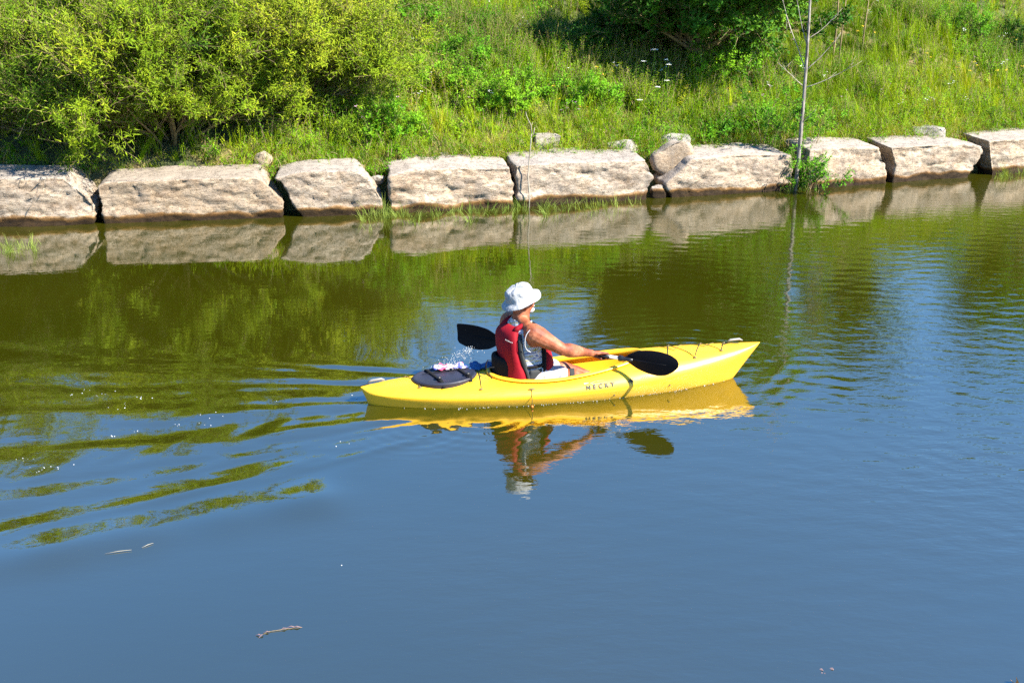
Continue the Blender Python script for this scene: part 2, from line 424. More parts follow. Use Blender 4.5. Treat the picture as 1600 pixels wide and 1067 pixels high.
def vnormals(P, F):
    a = P[F[:, 0]]; b = P[F[:, 1]]; c = P[F[:, 2]]; d = P[F[:, 3]]
    fn = np.cross(c - a, d - b); N = np.zeros_like(P)
    for k in range(4): np.add.at(N, F[:, k], fn)
    return N / np.maximum(np.linalg.norm(N, axis=1), 1e-9)[:, None]
def box_surface(nx, ny, nz):
    idx = {}; P = []; F = []
    def g_(i, j, k):
        if (i, j, k) not in idx: idx[(i, j, k)] = len(P); P.append((i / nx, j / ny, k / nz))
        return idx[(i, j, k)]
    for i in range(nx):
        for j in range(ny):
            F.append((g_(i, j, 0), g_(i, j + 1, 0), g_(i + 1, j + 1, 0), g_(i + 1, j, 0)))
            F.append((g_(i, j, nz), g_(i + 1, j, nz), g_(i + 1, j + 1, nz), g_(i, j + 1, nz)))
    for i in range(nx):
        for k in range(nz):
            F.append((g_(i, 0, k), g_(i + 1, 0, k), g_(i + 1, 0, k + 1), g_(i, 0, k + 1)))
            F.append((g_(i, ny, k), g_(i, ny, k + 1), g_(i + 1, ny, k + 1), g_(i + 1, ny, k)))
    for j in range(ny):
        for k in range(nz):
            F.append((g_(0, j, k), g_(0, j, k + 1), g_(0, j + 1, k + 1), g_(0, j + 1, k)))
            F.append((g_(nx, j, k), g_(nx, j + 1, k), g_(nx, j + 1, k + 1), g_(nx, j, k + 1)))
    return np.array(P), np.array(F)
def smooth_pts(P, F, it, lam=.5):
    e = np.concatenate([F[:, [0, 1]], F[:, [1, 2]], F[:, [2, 3]], F[:, [3, 0]]])
    for _ in range(it):
        A = np.zeros_like(P); c = np.zeros(len(P))
        for a, b in ((0, 1), (1, 0)):
            np.add.at(A, e[:, a], P[e[:, b]]); np.add.at(c, e[:, a], 1)
        P = P + lam * (A / c[:, None] - P)
    return P
def poly_at(pts, t):
    d = [0]
    for a, b in zip(pts[:-1], pts[1:]): d.append(d[-1] + math.hypot(b[0] - a[0], b[1] - a[1]))
    d = np.array(d) / d[-1]
    return np.stack([np.interp(t, d, [p[0] for p in pts]), np.interp(t, d, [p[1] for p in pts])], -1)
def armour_stone(label, bottom, left, top, right, depth=.95, off=0., seed=1, mat='rock', name='stone_block', rise=.05, res=.031, cat='stone block', taper=.0, group='blocks of the river wall', it=1, amp=.66):
    """outline corners in picture coordinates laid on the wall's own plane; extruded backwards"""
    def W2(pts):
        o = []
        for q in pts:
            w = on_wall(q[0], q[1], off); o.append((w.x, w.z))
        return o
    Lp, Tp, Rp = W2(left), W2(top), W2(right)          # left bottom->top, top left->right, right bottom->top
    Lp = [(Lp[0][0], -.32)] + Lp; Rp = [(Rp[0][0], -.32)] + Rp
    Lp[-1] = Tp[0]; Rp[-1] = Tp[-1]
    wdt = abs(Rp[1][0] - Lp[1][0]); nx = max(6, int(wdt / res)); nz = max(6, int(1.0 / res)); ny = max(5, int(depth / (res * 1.4)))
    P, F = box_surface(nx, ny, nz)
    s, w, t = P[:, 0], P[:, 1], P[:, 2]
    L = poly_at(Lp, t); Rr = poly_at(Rp, t); T = poly_at(Tp, s)
    B = np.stack([np.interp(s, [0, 1], [Lp[0][0], Rp[0][0]]), np.full(len(s), -.32)], -1)
    c00, c10, c01, c11 = map(np.array, (Lp[0], Rp[0], Lp[-1], Rp[-1]))
    s1, t1 = s[:, None], t[:, None]
    Q = (1 - s1) * L + s1 * Rr + (1 - t1) * B + t1 * T - ((1 - s1) * (1 - t1) * c00 + s1 * (1 - t1) * c10 + (1 - s1) * t1 * c01 + s1 * t1 * c11)
    x0, z0 = Q[:, 0], np.where(Q[:, 1] > 0, Q[:, 1] * .87, Q[:, 1])
    x0 = (Lp[1][0] + Rp[1][0]) / 2 + (x0 - (Lp[1][0] + Rp[1][0]) / 2) * (1 - .028 / wdt * 2)
    y0 = np.interp(x0, WX, WY) + off
    mid = (Lp[1][0] + Rp[1][0]) / 2
    x1 = x0 * (1 - taper * w) + mid * taper * w - .27 * depth * w * .6
    y1 = y0 + depth * w
    z1 = z0 + rise * w * t + .0 * w
    P3 = np.stack([x1, y1, z1], 1)
    P3 = smooth_pts(P3, F, it)
    N = vnormals(P3, F)
    Pn = rock_noise(P3, N, seed, amp); flat = np.clip((N[:, 2] - .55) / .3, 0, 1)[:, None] * .62
    P3 = Pn * (1 - flat) + P3 * flat
    o = Vector(((Lp[1][0] + Rp[1][0]) / 2, yw(mid) + off + depth / 2, 0))
    me = npmesh(name, P3 - np.array(o), F, [M[mat]])
    ob = link(name, me); ob.location = o
    return tag(ob, label, cat, group)
ST_ = [
 dict(label='pale limestone block at the left end of the river wall with a sloping right corner', bottom=0, left=[(-120, 362), (-120, 272)], top=[(-120, 268), (20, 268), (98, 268), (122, 288)], right=[(150, 356), (151, 315), (138, 300), (122, 288)], seed=1),
 dict(label='long low limestone block under the willow with branch shadows on its face', bottom=0, left=[(160, 350), (152, 310), (146, 285)], top=[(146, 284), (160, 276), (300, 270), (400, 268), (418, 280)], right=[(444, 343), (441, 308), (418, 280)], seed=2),
 dict(label='limestone block with a tilted trapezoid face cut down on its right side', bottom=0, left=[(470, 342), (448, 310), (440, 285), (424, 268)], top=[(424, 270), (470, 258), (556, 256), (572, 268)], right=[(604, 333), (600, 308), (572, 268)], seed=3, depth=.85),
 dict(label='squared limestone block left of the dead stick with a broken stepped top edge', bottom=0, left=[(608, 334), (605, 300), (606, 270)], top=[(606, 266), (640, 256), (720, 253), (800, 254)], right=[(803, 322), (806, 290), (800, 256)], seed=4),
 dict(label='flat topped limestone block behind the dead stick standing in the water', bottom=0, left=[(806, 321), (806, 290), (802, 250)], top=[(802, 250), (860, 245), (940, 243), (1012, 241)], right=[(1014, 306), (1026, 272), (1020, 243)], seed=5, depth=1.25, rise=.06),
 dict(label='broad limestone block left of the bare sapling with a slanting left shoulder', bottom=0, left=[(1046, 306), (1036, 285), (1062, 262), (1080, 240)], top=[(1080, 240), (1130, 234), (1190, 232), (1238, 234)], right=[(1240, 298), (1243, 262), (1238, 234)], seed=6),
 dict(label='limestone block right of the bare sapling with rounded top corners', bottom=0, left=[(1264, 294), (1258, 255), (1264, 226)], top=[(1264, 226), (1300, 222), (1375, 222)], right=[(1386, 286), (1386, 250), (1375, 222)], seed=7),
 dict(label='rough pitted limestone block with an undercut right end near the right edge of the wall', bottom=0, left=[(1392, 284), (1398, 255), (1390, 225)], top=[(1390, 223), (1440, 219), (1500, 217), (1538, 222)], right=[(1516, 276), (1530, 256), (1540, 230), (1538, 222)], seed=8),
 dict(label='flat topped limestone block cut off by the right edge of the picture', bottom=0, left=[(1548, 272), (1545, 240), (1544, 214)], top=[(1544, 213), (1600, 209), (1730, 203)], right=[(1740, 262), (1730, 206)], seed=9, depth=1.4, rise=.06),
]
for k in ST_: armour_stone(**k)

def boulder(px, row_base, wpx, hpx, label, seed, mat='rock2', squash=.7, depth=None, yaw=0, where='hill', z=None, name='boulder', group='loose stones behind the river wall', it=3, off=0.):
    """one loose stone: a chipped, flattened block"""
    c = on_hill(px, row_base) if where == 'hill' else on_wall(px, row_base, off)
    dist = (c - Vector((0, 0, CAM_H))).length; w = wpx / FPX * dist; h = hpx / FPX * dist
    rr = random.Random(seed); n = 9
    P, F = box_surface(n, n, n); P = P * 2 - 1
    P = P / (np.abs(P) ** 3.2).sum(1)[:, None] ** (1 / 3.2)
    # chop by random planes for facets
    for _ in range(7):
        d = np.array([rr.gauss(0, 1), rr.gauss(0, 1), rr.gauss(.2, .8)]); d /= np.linalg.norm(d)
        k = rr.uniform(.62, .85); s = P @ d; P = P - np.clip(s - k, 0, None)[:, None] * d
    P = P * np.array([w / 2, (depth or w * squash) / 2, h * .62])
    P = smooth_pts(P, F, 1)
    N = vnormals(P, F)
    Pw = rock_noise(P * 1.6, N, seed, .7) / 1.6
    me = npmesh(name, Pw, F, [M[mat]])
    o = link(name, me); o.location = (c.x, c.y, (z if z is not None else c.z) + h * .24); o.rotation_euler = (rr.uniform(-.1, .1), rr.uniform(-.12, .12), yaw)
    return tag(o, label, 'stone', group)
boulder(1048, 262, 62, 46, 'angular grey stone wedged upright between two wall blocks', 21, 'rock', .8, where='wall', off=.55, z=.45, name='stone')
boulder(1052, 236, 50, 20, 'flat grey stone lying behind the wedged angular stone', 27, 'rock2', .9, where='wall', off=1.1, z=.66, name='stone')
boulder(1029, 303, 26, 26, 'small pale triangular stone at the waterline in a wall gap', 22, 'rock', .8, where='wall', z=.03, off=.12, name='stone')
boulder(971, 238, 58, 22, 'smooth pale grey boulder on top of the flat limestone block', 23, 'rock2', .8, name='boulder')
boulder(853, 230, 54, 26, 'flat whitish slab of stone in the grass behind the dead stick', 24, 'rock2', .8)
boulder(815, 226, 16, 12, 'small grey stone left of the whitish slab', 29, 'rock2', .8)
boulder(692, 247, 26, 14, 'grey pointed stone behind the squared block', 25, 'rock2', .7)
boulder(650, 250, 22, 12, 'low brownish stone in dry grass behind the squared block', 26, 'rock', .7)
boulder(413, 262, 30, 26, 'mossy olive stone in the gap behind the trapezoid block', 28, 'rock', .7)
boulder(592, 288, 22, 14, 'small cream stone lodged in the gap between two wall blocks', 30, 'rock2', .8, where='wall', off=.5, z=.40)
boulder(1448, 215, 48, 24, 'whitish wedge of stone leaning on the rough pitted block', 31, 'rock2', .8)
boulder(1075, 222, 26, 12, 'small pale stone at the foot of the green leafy clump', 32, 'rock2', .8)
boulder(930, 240, 22, 8, 'low flat brown stone left of the smooth grey boulder', 33, 'rock', .8)
# ------------------------------------------------------------------ plants
PROTO = bpy.data.collections.new('plant_prototypes')
def leaf(mb, p, d, up, L, W, m=0, c=.5, fold=.25, droop=.25):
    """a folded, drooping leaf of four triangles"""
    d = d.normalized(); side = d.cross(up)
    if side.length < 1e-3: side = d.orthogonal()
    side.normalize(); nn = side.cross(d).normalized()
    a = p; b = p + d * L * .5 + nn * (L * .04); e = p + d * L - nn * (L * droop) * 1.0
    l_ = p + d * L * .42 + side * W / 2 + nn * W * fold; r_ = p + d * L * .42 - side * W / 2 + nn * W * fold
    mb.add([a, l_, b, r_, e], [(0, 1, 2), (0, 2, 3), (1, 4, 2), (2, 4, 3)], m, c)
def blade(mb, p, az, L, W, bend, rr, m=0, c=.5, seg=3):
    dx, dy = math.cos(az), math.sin(az); sx, sy = -dy, dx
    V = []; F = []
    tw = rr.uniform(-.6, .6)
    for i in range(seg + 1):
        t = i / seg; r_ = bend * L * t * t; z = L * (t - .28 * bend * t * t)
        w = W * (1 - t ** 1.6) * .5 + .0004
        a = tw * t; wx, wy = sx * math.cos(a) - dx * math.sin(a), sy * math.cos(a) - dy * math.sin(a)
        V += [(p[0] + dx * r_ + wx * w, p[1] + dy * r_ + wy * w, p[2] + z), (p[0] + dx * r_ - wx * w, p[1] + dy * r_ - wy * w, p[2] + z)]
    for i in range(seg): F.append((2 * i, 2 * i + 1, 2 * i + 3, 2 * i + 2))
    mb.add(V, F, m, c)
def tuft(seed, n, h0, h1, W, spread, bend, seeds=0, mats=('grass',), dry=.1):
    rr = random.Random(seed); mb = MB()
    for i in range(n):
        a = rr.uniform(0, 6.283); r_ = spread * math.sqrt(rr.random())
        dm = 1 if (len(mats) > 1 and rr.random() < dry) else 0
        blade(mb, (r_ * math.cos(a), r_ * math.sin(a), -.03), a + rr.gauss(0, .8), rr.uniform(h0, h1), W * rr.uniform(.6, 1.2), rr.uniform(.1, bend), rr, dm, rr.random())
    for i in range(seeds):
        a = rr.uniform(0, 6.283); L = rr.uniform(h1 * .95, h1 * 1.35); b = rr.uniform(.05, .3)
        pts = [(b * L * t * t * math.cos(a), b * L * t * t * math.sin(a), L * t) for t in (0, .4, .75, 1)]
        mb.tube(pts, [.0016, .0014, .0012, .001], 3, len(mats) - 1, False, rr.random())
        q = Vector(pts[-1])
        for k in range(7):
            leaf(mb, q - Vector((0, 0, k * .013)), Vector((rr.gauss(0, .5), rr.gauss(0, .5), 1)), Vector((1, 0, 0)), .028, .008, len(mats) - 1, rr.random())
    return mb.mesh('tuft', [M[x] for x in mats], False, True)
def forb(seed, stems, h0, h1, L, W, nl, mats, whorl=2, flower=None, lean=.35, spread=.06):
    rr = random.Random(seed); mb = MB()
    for s_ in range(stems):
        a = rr.uniform(0, 6.283); H = rr.uniform(h0, h1); b = rr.uniform(.05, lean); x0, y0 = rr.gauss(0, spread), rr.gauss(0, spread)
        P = lambda t: Vector((x0 + b * H * t * t * math.cos(a), y0 + b * H * t * t * math.sin(a), H * t - .03))
        mb.tube([P(0), P(.4), P(.8), P(1)], [.004, .0035, .0025, .0015], 4, 1 if len(mats) > 1 else 0, False, .3)
        k = 0
        for j in range(nl):
            t = .12 + .88 * (j + rr.random()) / nl
            for w in range(whorl):
                k += 1; az = k * 2.4 + rr.gauss(0, .4); el = rr.uniform(-.1, .75)
                d = Vector((math.cos(az) * math.cos(el), math.sin(az) * math.cos(el), math.sin(el)))
                sz = (1.15 - .6 * t) * rr.uniform(.7, 1.2)
                leaf(mb, P(t) + d * .01, d, Vector((0, 0, 1)), L * sz, W * sz, 0, rr.random(), .2, rr.uniform(.05, .4))
        if flower:
            fm, n_, fr, fl = flower
            for j in range(n_):
                az = rr.uniform(0, 6.283); rr_ = fr * math.sqrt(rr.random())
                q = P(1) + Vector((rr_ * math.cos(az), rr_ * math.sin(az), rr.uniform(0, fr * .5)))
                leaf(mb, q, Vector((rr.gauss(0, 1), rr.gauss(0, 1), .7)), Vector((0, 0, 1)), fl, fl * .7, fm, rr.random())
    return mb.mesh('forb', [M[x] for x in mats], False, True)
def spray(seed, L, nl, leafL, leafW, mats, side=3, droop=.15):
    """a twig with leaves, growing along +Z"""
    rr = random.Random(seed); mb = MB()
    bx, by = rr.gauss(0, .12), rr.gauss(0, .12)
    def P(t, a=0, b=0): return Vector((bx * L * t * t + a * t, by * L * t * t + b * t, L * t))
    br = [(0, 0, 1.0, 0.0)] + [(rr.gauss(0, .28) * L, rr.gauss(0, .28) * L, rr.uniform(.45, .8), rr.uniform(.1, .45)) for _ in range(side)]
    for (a, b, ln, st0) in br:
        f = lambda t: P(st0, 0, 0) + Vector((a * t, b * t, L * ln * t)) if st0 else P(t)
        mb.tube([f(0), f(.5), f(1)], [.0028, .002, .0009], 3, 1, False)
        n_ = max(3, int(nl * ln))
        for j in range(n_):
            t = .08 + .92 * (j + rr.random() * .7) / n_; az = j * 2.4 + rr.gauss(0, .35); el = rr.uniform(.35, 1.1)
            d = Vector((math.cos(az) * math.cos(el), math.sin(az) * math.cos(el), math.sin(el)))
            sz = rr.uniform(.65, 1.15) * (1.1 - .35 * t)
            leaf(mb, f(t), d, Vector((0, 0, 1)), leafL * sz, leafW * sz, 0, rr.random(), .2, rr.uniform(-.1, droop * 2))
    return mb.mesh('spray', [M[x] for x in mats], False, True)
M['yellow'] = plain('yellow_petal', (.75, .5, .02), .7)
M['white'] = plain('white_petal', (.85, .85, .8), .7)
M['pink'] = plain('pink_petal', (.6, .35, .55), .7)
def coll(name, meshes):
    c = bpy.data.collections.new(name); 
    for i, me in enumerate(meshes):
        o = bpy.data.objects.new('%s_%02d' % (name, i), me); c.objects.link(o)
    return c
C_grass = coll('grass_kinds', [tuft(1, 34, .22, .55, .010, .07, .7, 0), tuft(2, 30, .30, .68, .009, .06, .55, 1, ('grass', 'dry'), .03),
    tuft(3, 40, .15, .40, .009, .10, 1.0, 0, ('grass', 'dry'), .05), tuft(4, 26, .35, .75, .012, .05, .45, 1, ('grass', 'dry'), .03)])
C_dry = coll('dry_kinds', [tuft(5, 30, .08, .26, .007, .10, 1.2, 0, ('dry', 'grass'), .45), tuft(6, 26, .12, .34, .006, .08, 1.0, 3, ('dry', 'grass'), .5)])
C_weed = coll('weed_kinds', [forb(1, 5, .35, .7, .085, .024, 12, ('weed', 'twig')), forb(2, 6, .25, .5, .06, .03, 9, ('weed', 'twig'), 3),
    forb(3, 4, .45, .8, .07, .016, 18, ('grass', 'twig'), 3), forb(4, 7, .15, .35, .09, .05, 6, ('bright', 'twig'), 2, None, .7)])
C_low = coll('low_kinds', [forb(5, 8, .06, .18, .05, .026, 5, ('weed', 'twig'), 3, None, .9, .1), forb(6, 6, .1, .22, .04, .018, 8, ('bright', 'twig'), 3, None, .9, .1)])
C_flow = coll('flower_kinds', [forb(11, 3, .4, .65, .06, .016, 10, ('weed', 'twig', 'yellow'), 2, (2, 12, .035, .022)), forb(12, 3, .35, .6, .05, .02, 8, ('weed', 'twig', 'white'), 2, (2, 8, .03, .02)),
    forb(13, 2, .45, .7, .05, .02, 8, ('weed', 'twig', 'pink'), 2, (2, 7, .025, .022))])
C_wil = coll('willow_sprays', [spray(s, .42, 13, .095, .018, ('willow', 'twig'), 4, .25) for s in (1, 2, 3, 4)])
C_broad = coll('dark_sprays', [spray(s, .30, 9, .075, .042, ('darkleaf', 'twig'), 4, .2) for s in (5, 6, 7)])
C_bright = coll('bright_sprays', [spray(s, .26, 8, .075, .034, ('bright', 'twig'), 3, .2) for s in (8, 9, 10)])

def scatter(name, pts, rots, scl, idx, collection, parent=None, origin=(0, 0, 0)):
    """one object: instances of a few small plants on given points"""
    pts = np.asarray(pts, np.float32) - np.asarray(origin, np.float32)
    me = bpy.data.meshes.new(name); me.vertices.add(len(pts)); me.vertices.foreach_set('co', pts.ravel())
    a = me.attributes.new('rot', 'FLOAT_VECTOR', 'POINT'); a.data.foreach_set('vector', np.asarray(rots, np.float32).ravel())
    a = me.attributes.new('scl', 'FLOAT', 'POINT'); a.data.foreach_set('value', np.asarray(scl, np.float32))
    a = me.attributes.new('idx', 'INT', 'POINT'); a.data.foreach_set('value', np.asarray(idx, np.int32))
    key = 'scatter_' + collection.name
    ng = bpy.data.node_groups.get(key)
    if not ng:
        ng = bpy.data.node_groups.new(key, 'GeometryNodeTree')
        ng.interface.new_socket('Geometry', in_out='INPUT', socket_type='NodeSocketGeometry')
        ng.interface.new_socket('Geometry', in_out='OUTPUT', socket_type='NodeSocketGeometry')
        N = ng.nodes; Lk = ng.links
        gi = N.new('NodeGroupInput'); go = N.new('NodeGroupOutput'); io = N.new('GeometryNodeInstanceOnPoints'); ci = N.new('GeometryNodeCollectionInfo')
        ci.inputs['Collection'].default_value = collection; ci.inputs['Separate Children'].default_value = True; ci.inputs['Reset Children'].default_value = True
        def na(nm, dt):
            q = N.new('GeometryNodeInputNamedAttribute'); q.data_type = dt; q.inputs['Name'].default_value = nm
            return [o for o in q.outputs if o.enabled and o.name == 'Attribute'][0]
        Lk.new(gi.outputs[0], io.inputs['Points']); Lk.new(ci.outputs[0], io.inputs['Instance']); io.inputs['Pick Instance'].default_value = True
        Lk.new(na('idx', 'INT'), io.inputs['Instance Index']); Lk.new(na('rot', 'FLOAT_VECTOR'), io.inputs['Rotation']); Lk.new(na('scl', 'FLOAT'), io.inputs['Scale'])
        Lk.new(io.outputs[0], go.inputs[0])
    o = link(name, me, parent)
    md = o.modifiers.new('plants', 'NODES'); md.node_group = ng
    if parent is None: o.location = origin
    return o
def dirs_to_euler(D, spin):
    out = []
    for d, s in zip(D, spin):
        q = Vector(d).to_track_quat('Z', 'Y'); e = (q @ Euler((0, 0, s)).to_quaternion()).to_euler(); out.append((e.x, e.y, e.z))
    return out

# --- hillside cover
def cover(name, n, collection, label, cat, dmin, dmax, sc=(.7, 1.3), keep=None, lean=.15, xr=(-13, 17), kinds=None):
    out = []
    while len(out) < n:
        k = n
        x = rng.uniform(xr[0], xr[1], k); d = dmin + (dmax - dmin) * rng.random(k) ** 1.25
        y = np.interp(x, WX, WY) + d
        for a, b, dd in zip(x, y, d):
            if len(out) >= n: break
            if keep is None or rng.random() < keep(a, b, dd): out.append((a, b))
    out = np.array(out); z = hill_np(out[:, 0], out[:, 1]); P = np.column_stack([out, z - .01])
    nk = len(collection.objects)
    Rr = np.column_stack([rng.normal(0, lean, n), rng.normal(0, lean, n), rng.uniform(0, 6.283, n)])
    idx = rng.integers(0, nk, n) if kinds is None else np.array([kinds(a, b) for a, b in out])
    o = scatter(name, P, Rr, rng.uniform(sc[0], sc[1], n), idx, collection)
    return tag(o, label, cat, kind='stuff')
def patch(x, y, s=.35, k=0): return noise.noise(Vector((x * s + k, y * s, k)))
def willow_shade(x, d): return x < -3.2 and d < 3.2 + .2 * math.sin(3 * x) and not (x > -4.2 and d < 1.4)
def thin_front(x, y, d):
    if willow_shade(x, d): return .04
    return min(1, max(.06, (d - 1.35) / 1.3))
cover('grass', 10000, C_grass, 'tall yellow green grass covering the slope above the wall', 'grass', .95, 9.5, (.42, .92), lambda x, y, d: thin_front(x, y, d) * (.55 + .8 * (patch(x, y) + .35)), .2)
cover('far_grass', 3500, C_grass, 'tall grass on the top of the slope', 'grass', 9, 22, (.9, 1.6), None, .15, (-22, 26))
cover('dry_grass', 4200, C_dry, 'short straw coloured grass along the back of the stones', 'grass', .75, 5.0, (.6, 1.2), lambda x, y, d: (max(.06, 1.2 - (d - .7) / 1.6) + (.3 if patch(x, y, .5, 5) > .2 else 0)) * (.15 if willow_shade(x, d) else 1), .3)
cover('weeds', 8000, C_weed, 'mixed leafy weeds among the grass on the slope', 'weeds', 1.3, 11, (.6, 1.15), lambda x, y, d: (.10 + 1.5 * max(0, patch(x, y, .4, 9) + .1)) * (1.3 if x < 3.5 else .35) * thin_front(x, y, d), .2)
cover('low_weeds', 2200, C_low, 'low leafy plants at the foot of the slope', 'weeds', .8, 4, (.7, 1.4), lambda x, y, d: max(.1, 1 - d / 4) * (.12 if willow_shade(x, d) else 1), .3)
cover('wildflowers', 150, C_flow, 'scattered yellow, white and pink wildflowers on the slope', 'wildflowers', 1.6, 10, (.7, 1.1), None, .15, (-4, 14))

# --- woody plants: stems as tubes, sprays along them
def woody(name, base, label, cat, n_stems, H, spread, sprays, coll_, mat_stem='twig', group=None, seed=1, r0=.03, lean=(0, 0), sc=(.7, 1.3), shell=.35, bare=0.0, trunk=None, droop=0.0, levels=2, up=.55, stretch=(1, 1), parts=('stem', 'foliage')):
    rr = random.Random(seed); root = empty(name, base, 0, label, cat, group)
    mb = MB(); tips = []
    def grow(p, d, L, r, lev):
        pts = [p]; q = Vector(p); dd = Vector(d)
        for i in range(5):
            dd = (dd + Vector((rr.gauss(0, .11), rr.gauss(0, .11), rr.gauss(.02 - droop * i / 5, .07)))).normalized()
            q = q + dd * L / 5; pts.append(q.copy())
        rad = [max(.0016, r * (1 - .8 * i / 5)) for i in range(6)]
        mb.tube(pts, rad, 6 if lev == 0 else 4, 0, False)
        for i in range(1, 6):
            if lev > 0 or i > 1: tips.append((pts[i], dd.copy(), lev, i))
        if lev < levels:
            for i in range(1, 6):
                for _ in range(2 if lev == 0 else 1):
                    if rr.random() < .12: continue
                    a = rr.uniform(0, 6.283); s_ = dd.orthogonal().normalized(); s_ = (s_ * math.cos(a) + dd.cross(s_) * math.sin(a))
                    nd = (dd * rr.uniform(.35, .9) + s_ * rr.uniform(.4, .9) + Vector((0, 0, up * .35))).normalized()
                    grow(pts[i], nd, L * rr.uniform(.38, .62) * (1 - .05 * i), rad[i] * .6, lev + 1)
    if trunk:
        th, tr = trunk; top = Vector((lean[0] * th, lean[1] * th, th))
        mb.tube([Vector((0, 0, -.2)), top * .5 + Vector((.03, 0, 0)), top], [tr * 1.2, tr, tr * .8], 9, 0, False); start = top
    else: start = Vector((0, 0, -.1))
    for s_ in range(n_stems):
        a = 2.4 * s_ + rr.gauss(0, .3); el = (s_ + .5) / n_stems
        hz = spread * math.sqrt(el)
        d = Vector((math.cos(a) * hz * stretch[0] + lean[0], math.sin(a) * hz * stretch[1] + lean[1], 1 * (1.08 - .72 * el))).normalized()
        st0 = start + Vector((math.cos(a), math.sin(a), 0)) * (.12 if not trunk else .02) * rr.random() * 2
        grow(st0, d, H * rr.uniform(.75, 1.05), r0 * rr.uniform(.6, 1), 0)
    mb.build(parts[0], [M[mat_stem]], root)
    P = []; D = []
    for _ in range(sprays):
        t, dd, lev, i = rr.choice(tips)
        if rr.random() < bare: continue
        p = Vector(t) + Vector((rr.gauss(0, 1), rr.gauss(0, 1), rr.gauss(0, 1))) * .07
        out = Vector((p.x, p.y, 0)) * .18
        d = (dd * .8 + Vector((rr.gauss(0, .45), rr.gauss(0, .45), up + rr.gauss(0, .35))) + out).normalized()
        if p.z + base[2] < hill(p.x + base[0], p.y + base[1]) + .02: continue
        P.append(tuple(p)); D.append(d)
    n_ = len(P)
    f = scatter(parts[1], P, dirs_to_euler(D, [rr.uniform(0, 6.28) for _ in range(n_)]), [rr.uniform(*sc) for _ in range(n_)], [rr.randrange(len(coll_.objects)) for _ in range(n_)], coll_, root)
    f['kind'] = 'stuff'
    return root
def base_at(x, d):
    y = yw(x) + d; return (x, y, hill(x, y))
WG = 'willow bushes crowding the left bank'
woody('willow_bush', base_at(-7.1, 2.2), 'dense olive green willow bush overhanging the left end block', 'bush', 15, 2.25, .95, 2500, C_wil, group=WG, seed=3, r0=.035, up=.5)
woody('willow_bush', base_at(-5.3, 1.9), 'willow bush with dark hollows above the long low block', 'bush', 15, 2.15, 1.0, 2500, C_wil, group=WG, seed=4, r0=.035, up=.5, lean=(.1, -.05))
woody('willow_bush', base_at(-3.75, 2.6), 'yellow green willow bush with bare slanting branches leaning right toward the open grass', 'bush', 14, 2.1, .90, 2200, C_wil, group=WG, seed=6, r0=.03, lean=(.25, -.05), up=.4)
woody('willow_bush', base_at(-9.2, 3.2), 'tall willow bush cut by the left edge of the picture', 'bush', 13, 2.9, .85, 2600, C_wil, group=WG, seed=8, r0=.04)
woody('willow_bush', base_at(-5.9, 4.6), 'tall willow bush rising behind the others out of the top of the picture', 'bush', 14, 2.7, .8, 2600, C_wil, group=WG, seed=9, r0=.04)
# dark tree at the top, and neighbours seen best in the water
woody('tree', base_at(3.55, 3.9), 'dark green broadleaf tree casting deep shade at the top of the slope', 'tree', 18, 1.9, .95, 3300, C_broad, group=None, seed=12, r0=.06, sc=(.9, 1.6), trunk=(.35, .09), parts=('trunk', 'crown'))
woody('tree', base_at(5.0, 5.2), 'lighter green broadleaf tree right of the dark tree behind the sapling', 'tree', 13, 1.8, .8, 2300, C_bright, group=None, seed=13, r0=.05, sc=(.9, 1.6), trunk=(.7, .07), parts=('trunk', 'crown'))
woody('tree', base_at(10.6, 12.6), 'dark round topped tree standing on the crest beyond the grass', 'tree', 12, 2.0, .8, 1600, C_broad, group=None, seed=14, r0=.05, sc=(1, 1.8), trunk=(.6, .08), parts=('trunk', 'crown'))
woody('tree', base_at(14.2, 8.0), 'green tree beyond the right edge whose crown shows in the water', 'tree', 13, 2.2, .9, 1900, C_bright, group=None, seed=15, r0=.05, sc=(1, 1.7), trunk=(.6, .08), parts=('trunk', 'crown'))
SG = 'leafy shrubs dotted over the slope'
for i, (px, row, H, sp, n_, cl, lb) in enumerate([
    (655, 150, .62, 1.0, 420, C_bright, 'bright green leafy shrub right of the willow bushes'),
    (735, 120, .60, 1.1, 380, C_bright, 'bright green shrub in the middle of the slope above the dead stick'),
    (800, 165, .55, 1.1, 420, C_bright, 'low spreading green shrub just above the dead stick'),
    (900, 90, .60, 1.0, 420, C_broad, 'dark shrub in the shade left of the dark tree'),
    (640, 60, .65, 1.0, 360, C_bright, 'green shrub high on the slope beside the willows'),
    (905, 165, .5, 1.1, 330, C_bright, 'low green shrub below the shaded hollow'),
    (1120, 120, .55, 1.0, 360, C_bright, 'green shrub under the lighter tree left of the sapling'),
    (1180, 205, .36, 1.2, 260, C_bright, 'dark leafed clump sitting behind the broad block left of the sapling'),
    (1120, 215, .30, 1.2, 180, C_bright, 'low leafy clump beside the wedged angular stone'),
    (1500, 60, .6, 1.0, 330, C_bright, 'yellow green shrub near the top right corner'),
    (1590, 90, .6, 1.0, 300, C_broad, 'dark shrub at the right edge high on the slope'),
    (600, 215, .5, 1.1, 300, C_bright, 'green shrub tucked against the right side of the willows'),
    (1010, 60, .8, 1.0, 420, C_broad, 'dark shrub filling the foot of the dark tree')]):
    c = on_hill(px, row)
    woody('shrub', (c.x, c.y, hill(c.x, c.y)), lb, 'shrub', 9, H, sp, n_, cl, group=SG, seed=40 + i, r0=.012, sc=(.55, 1.0), levels=1, parts=('stem', 'foliage'))

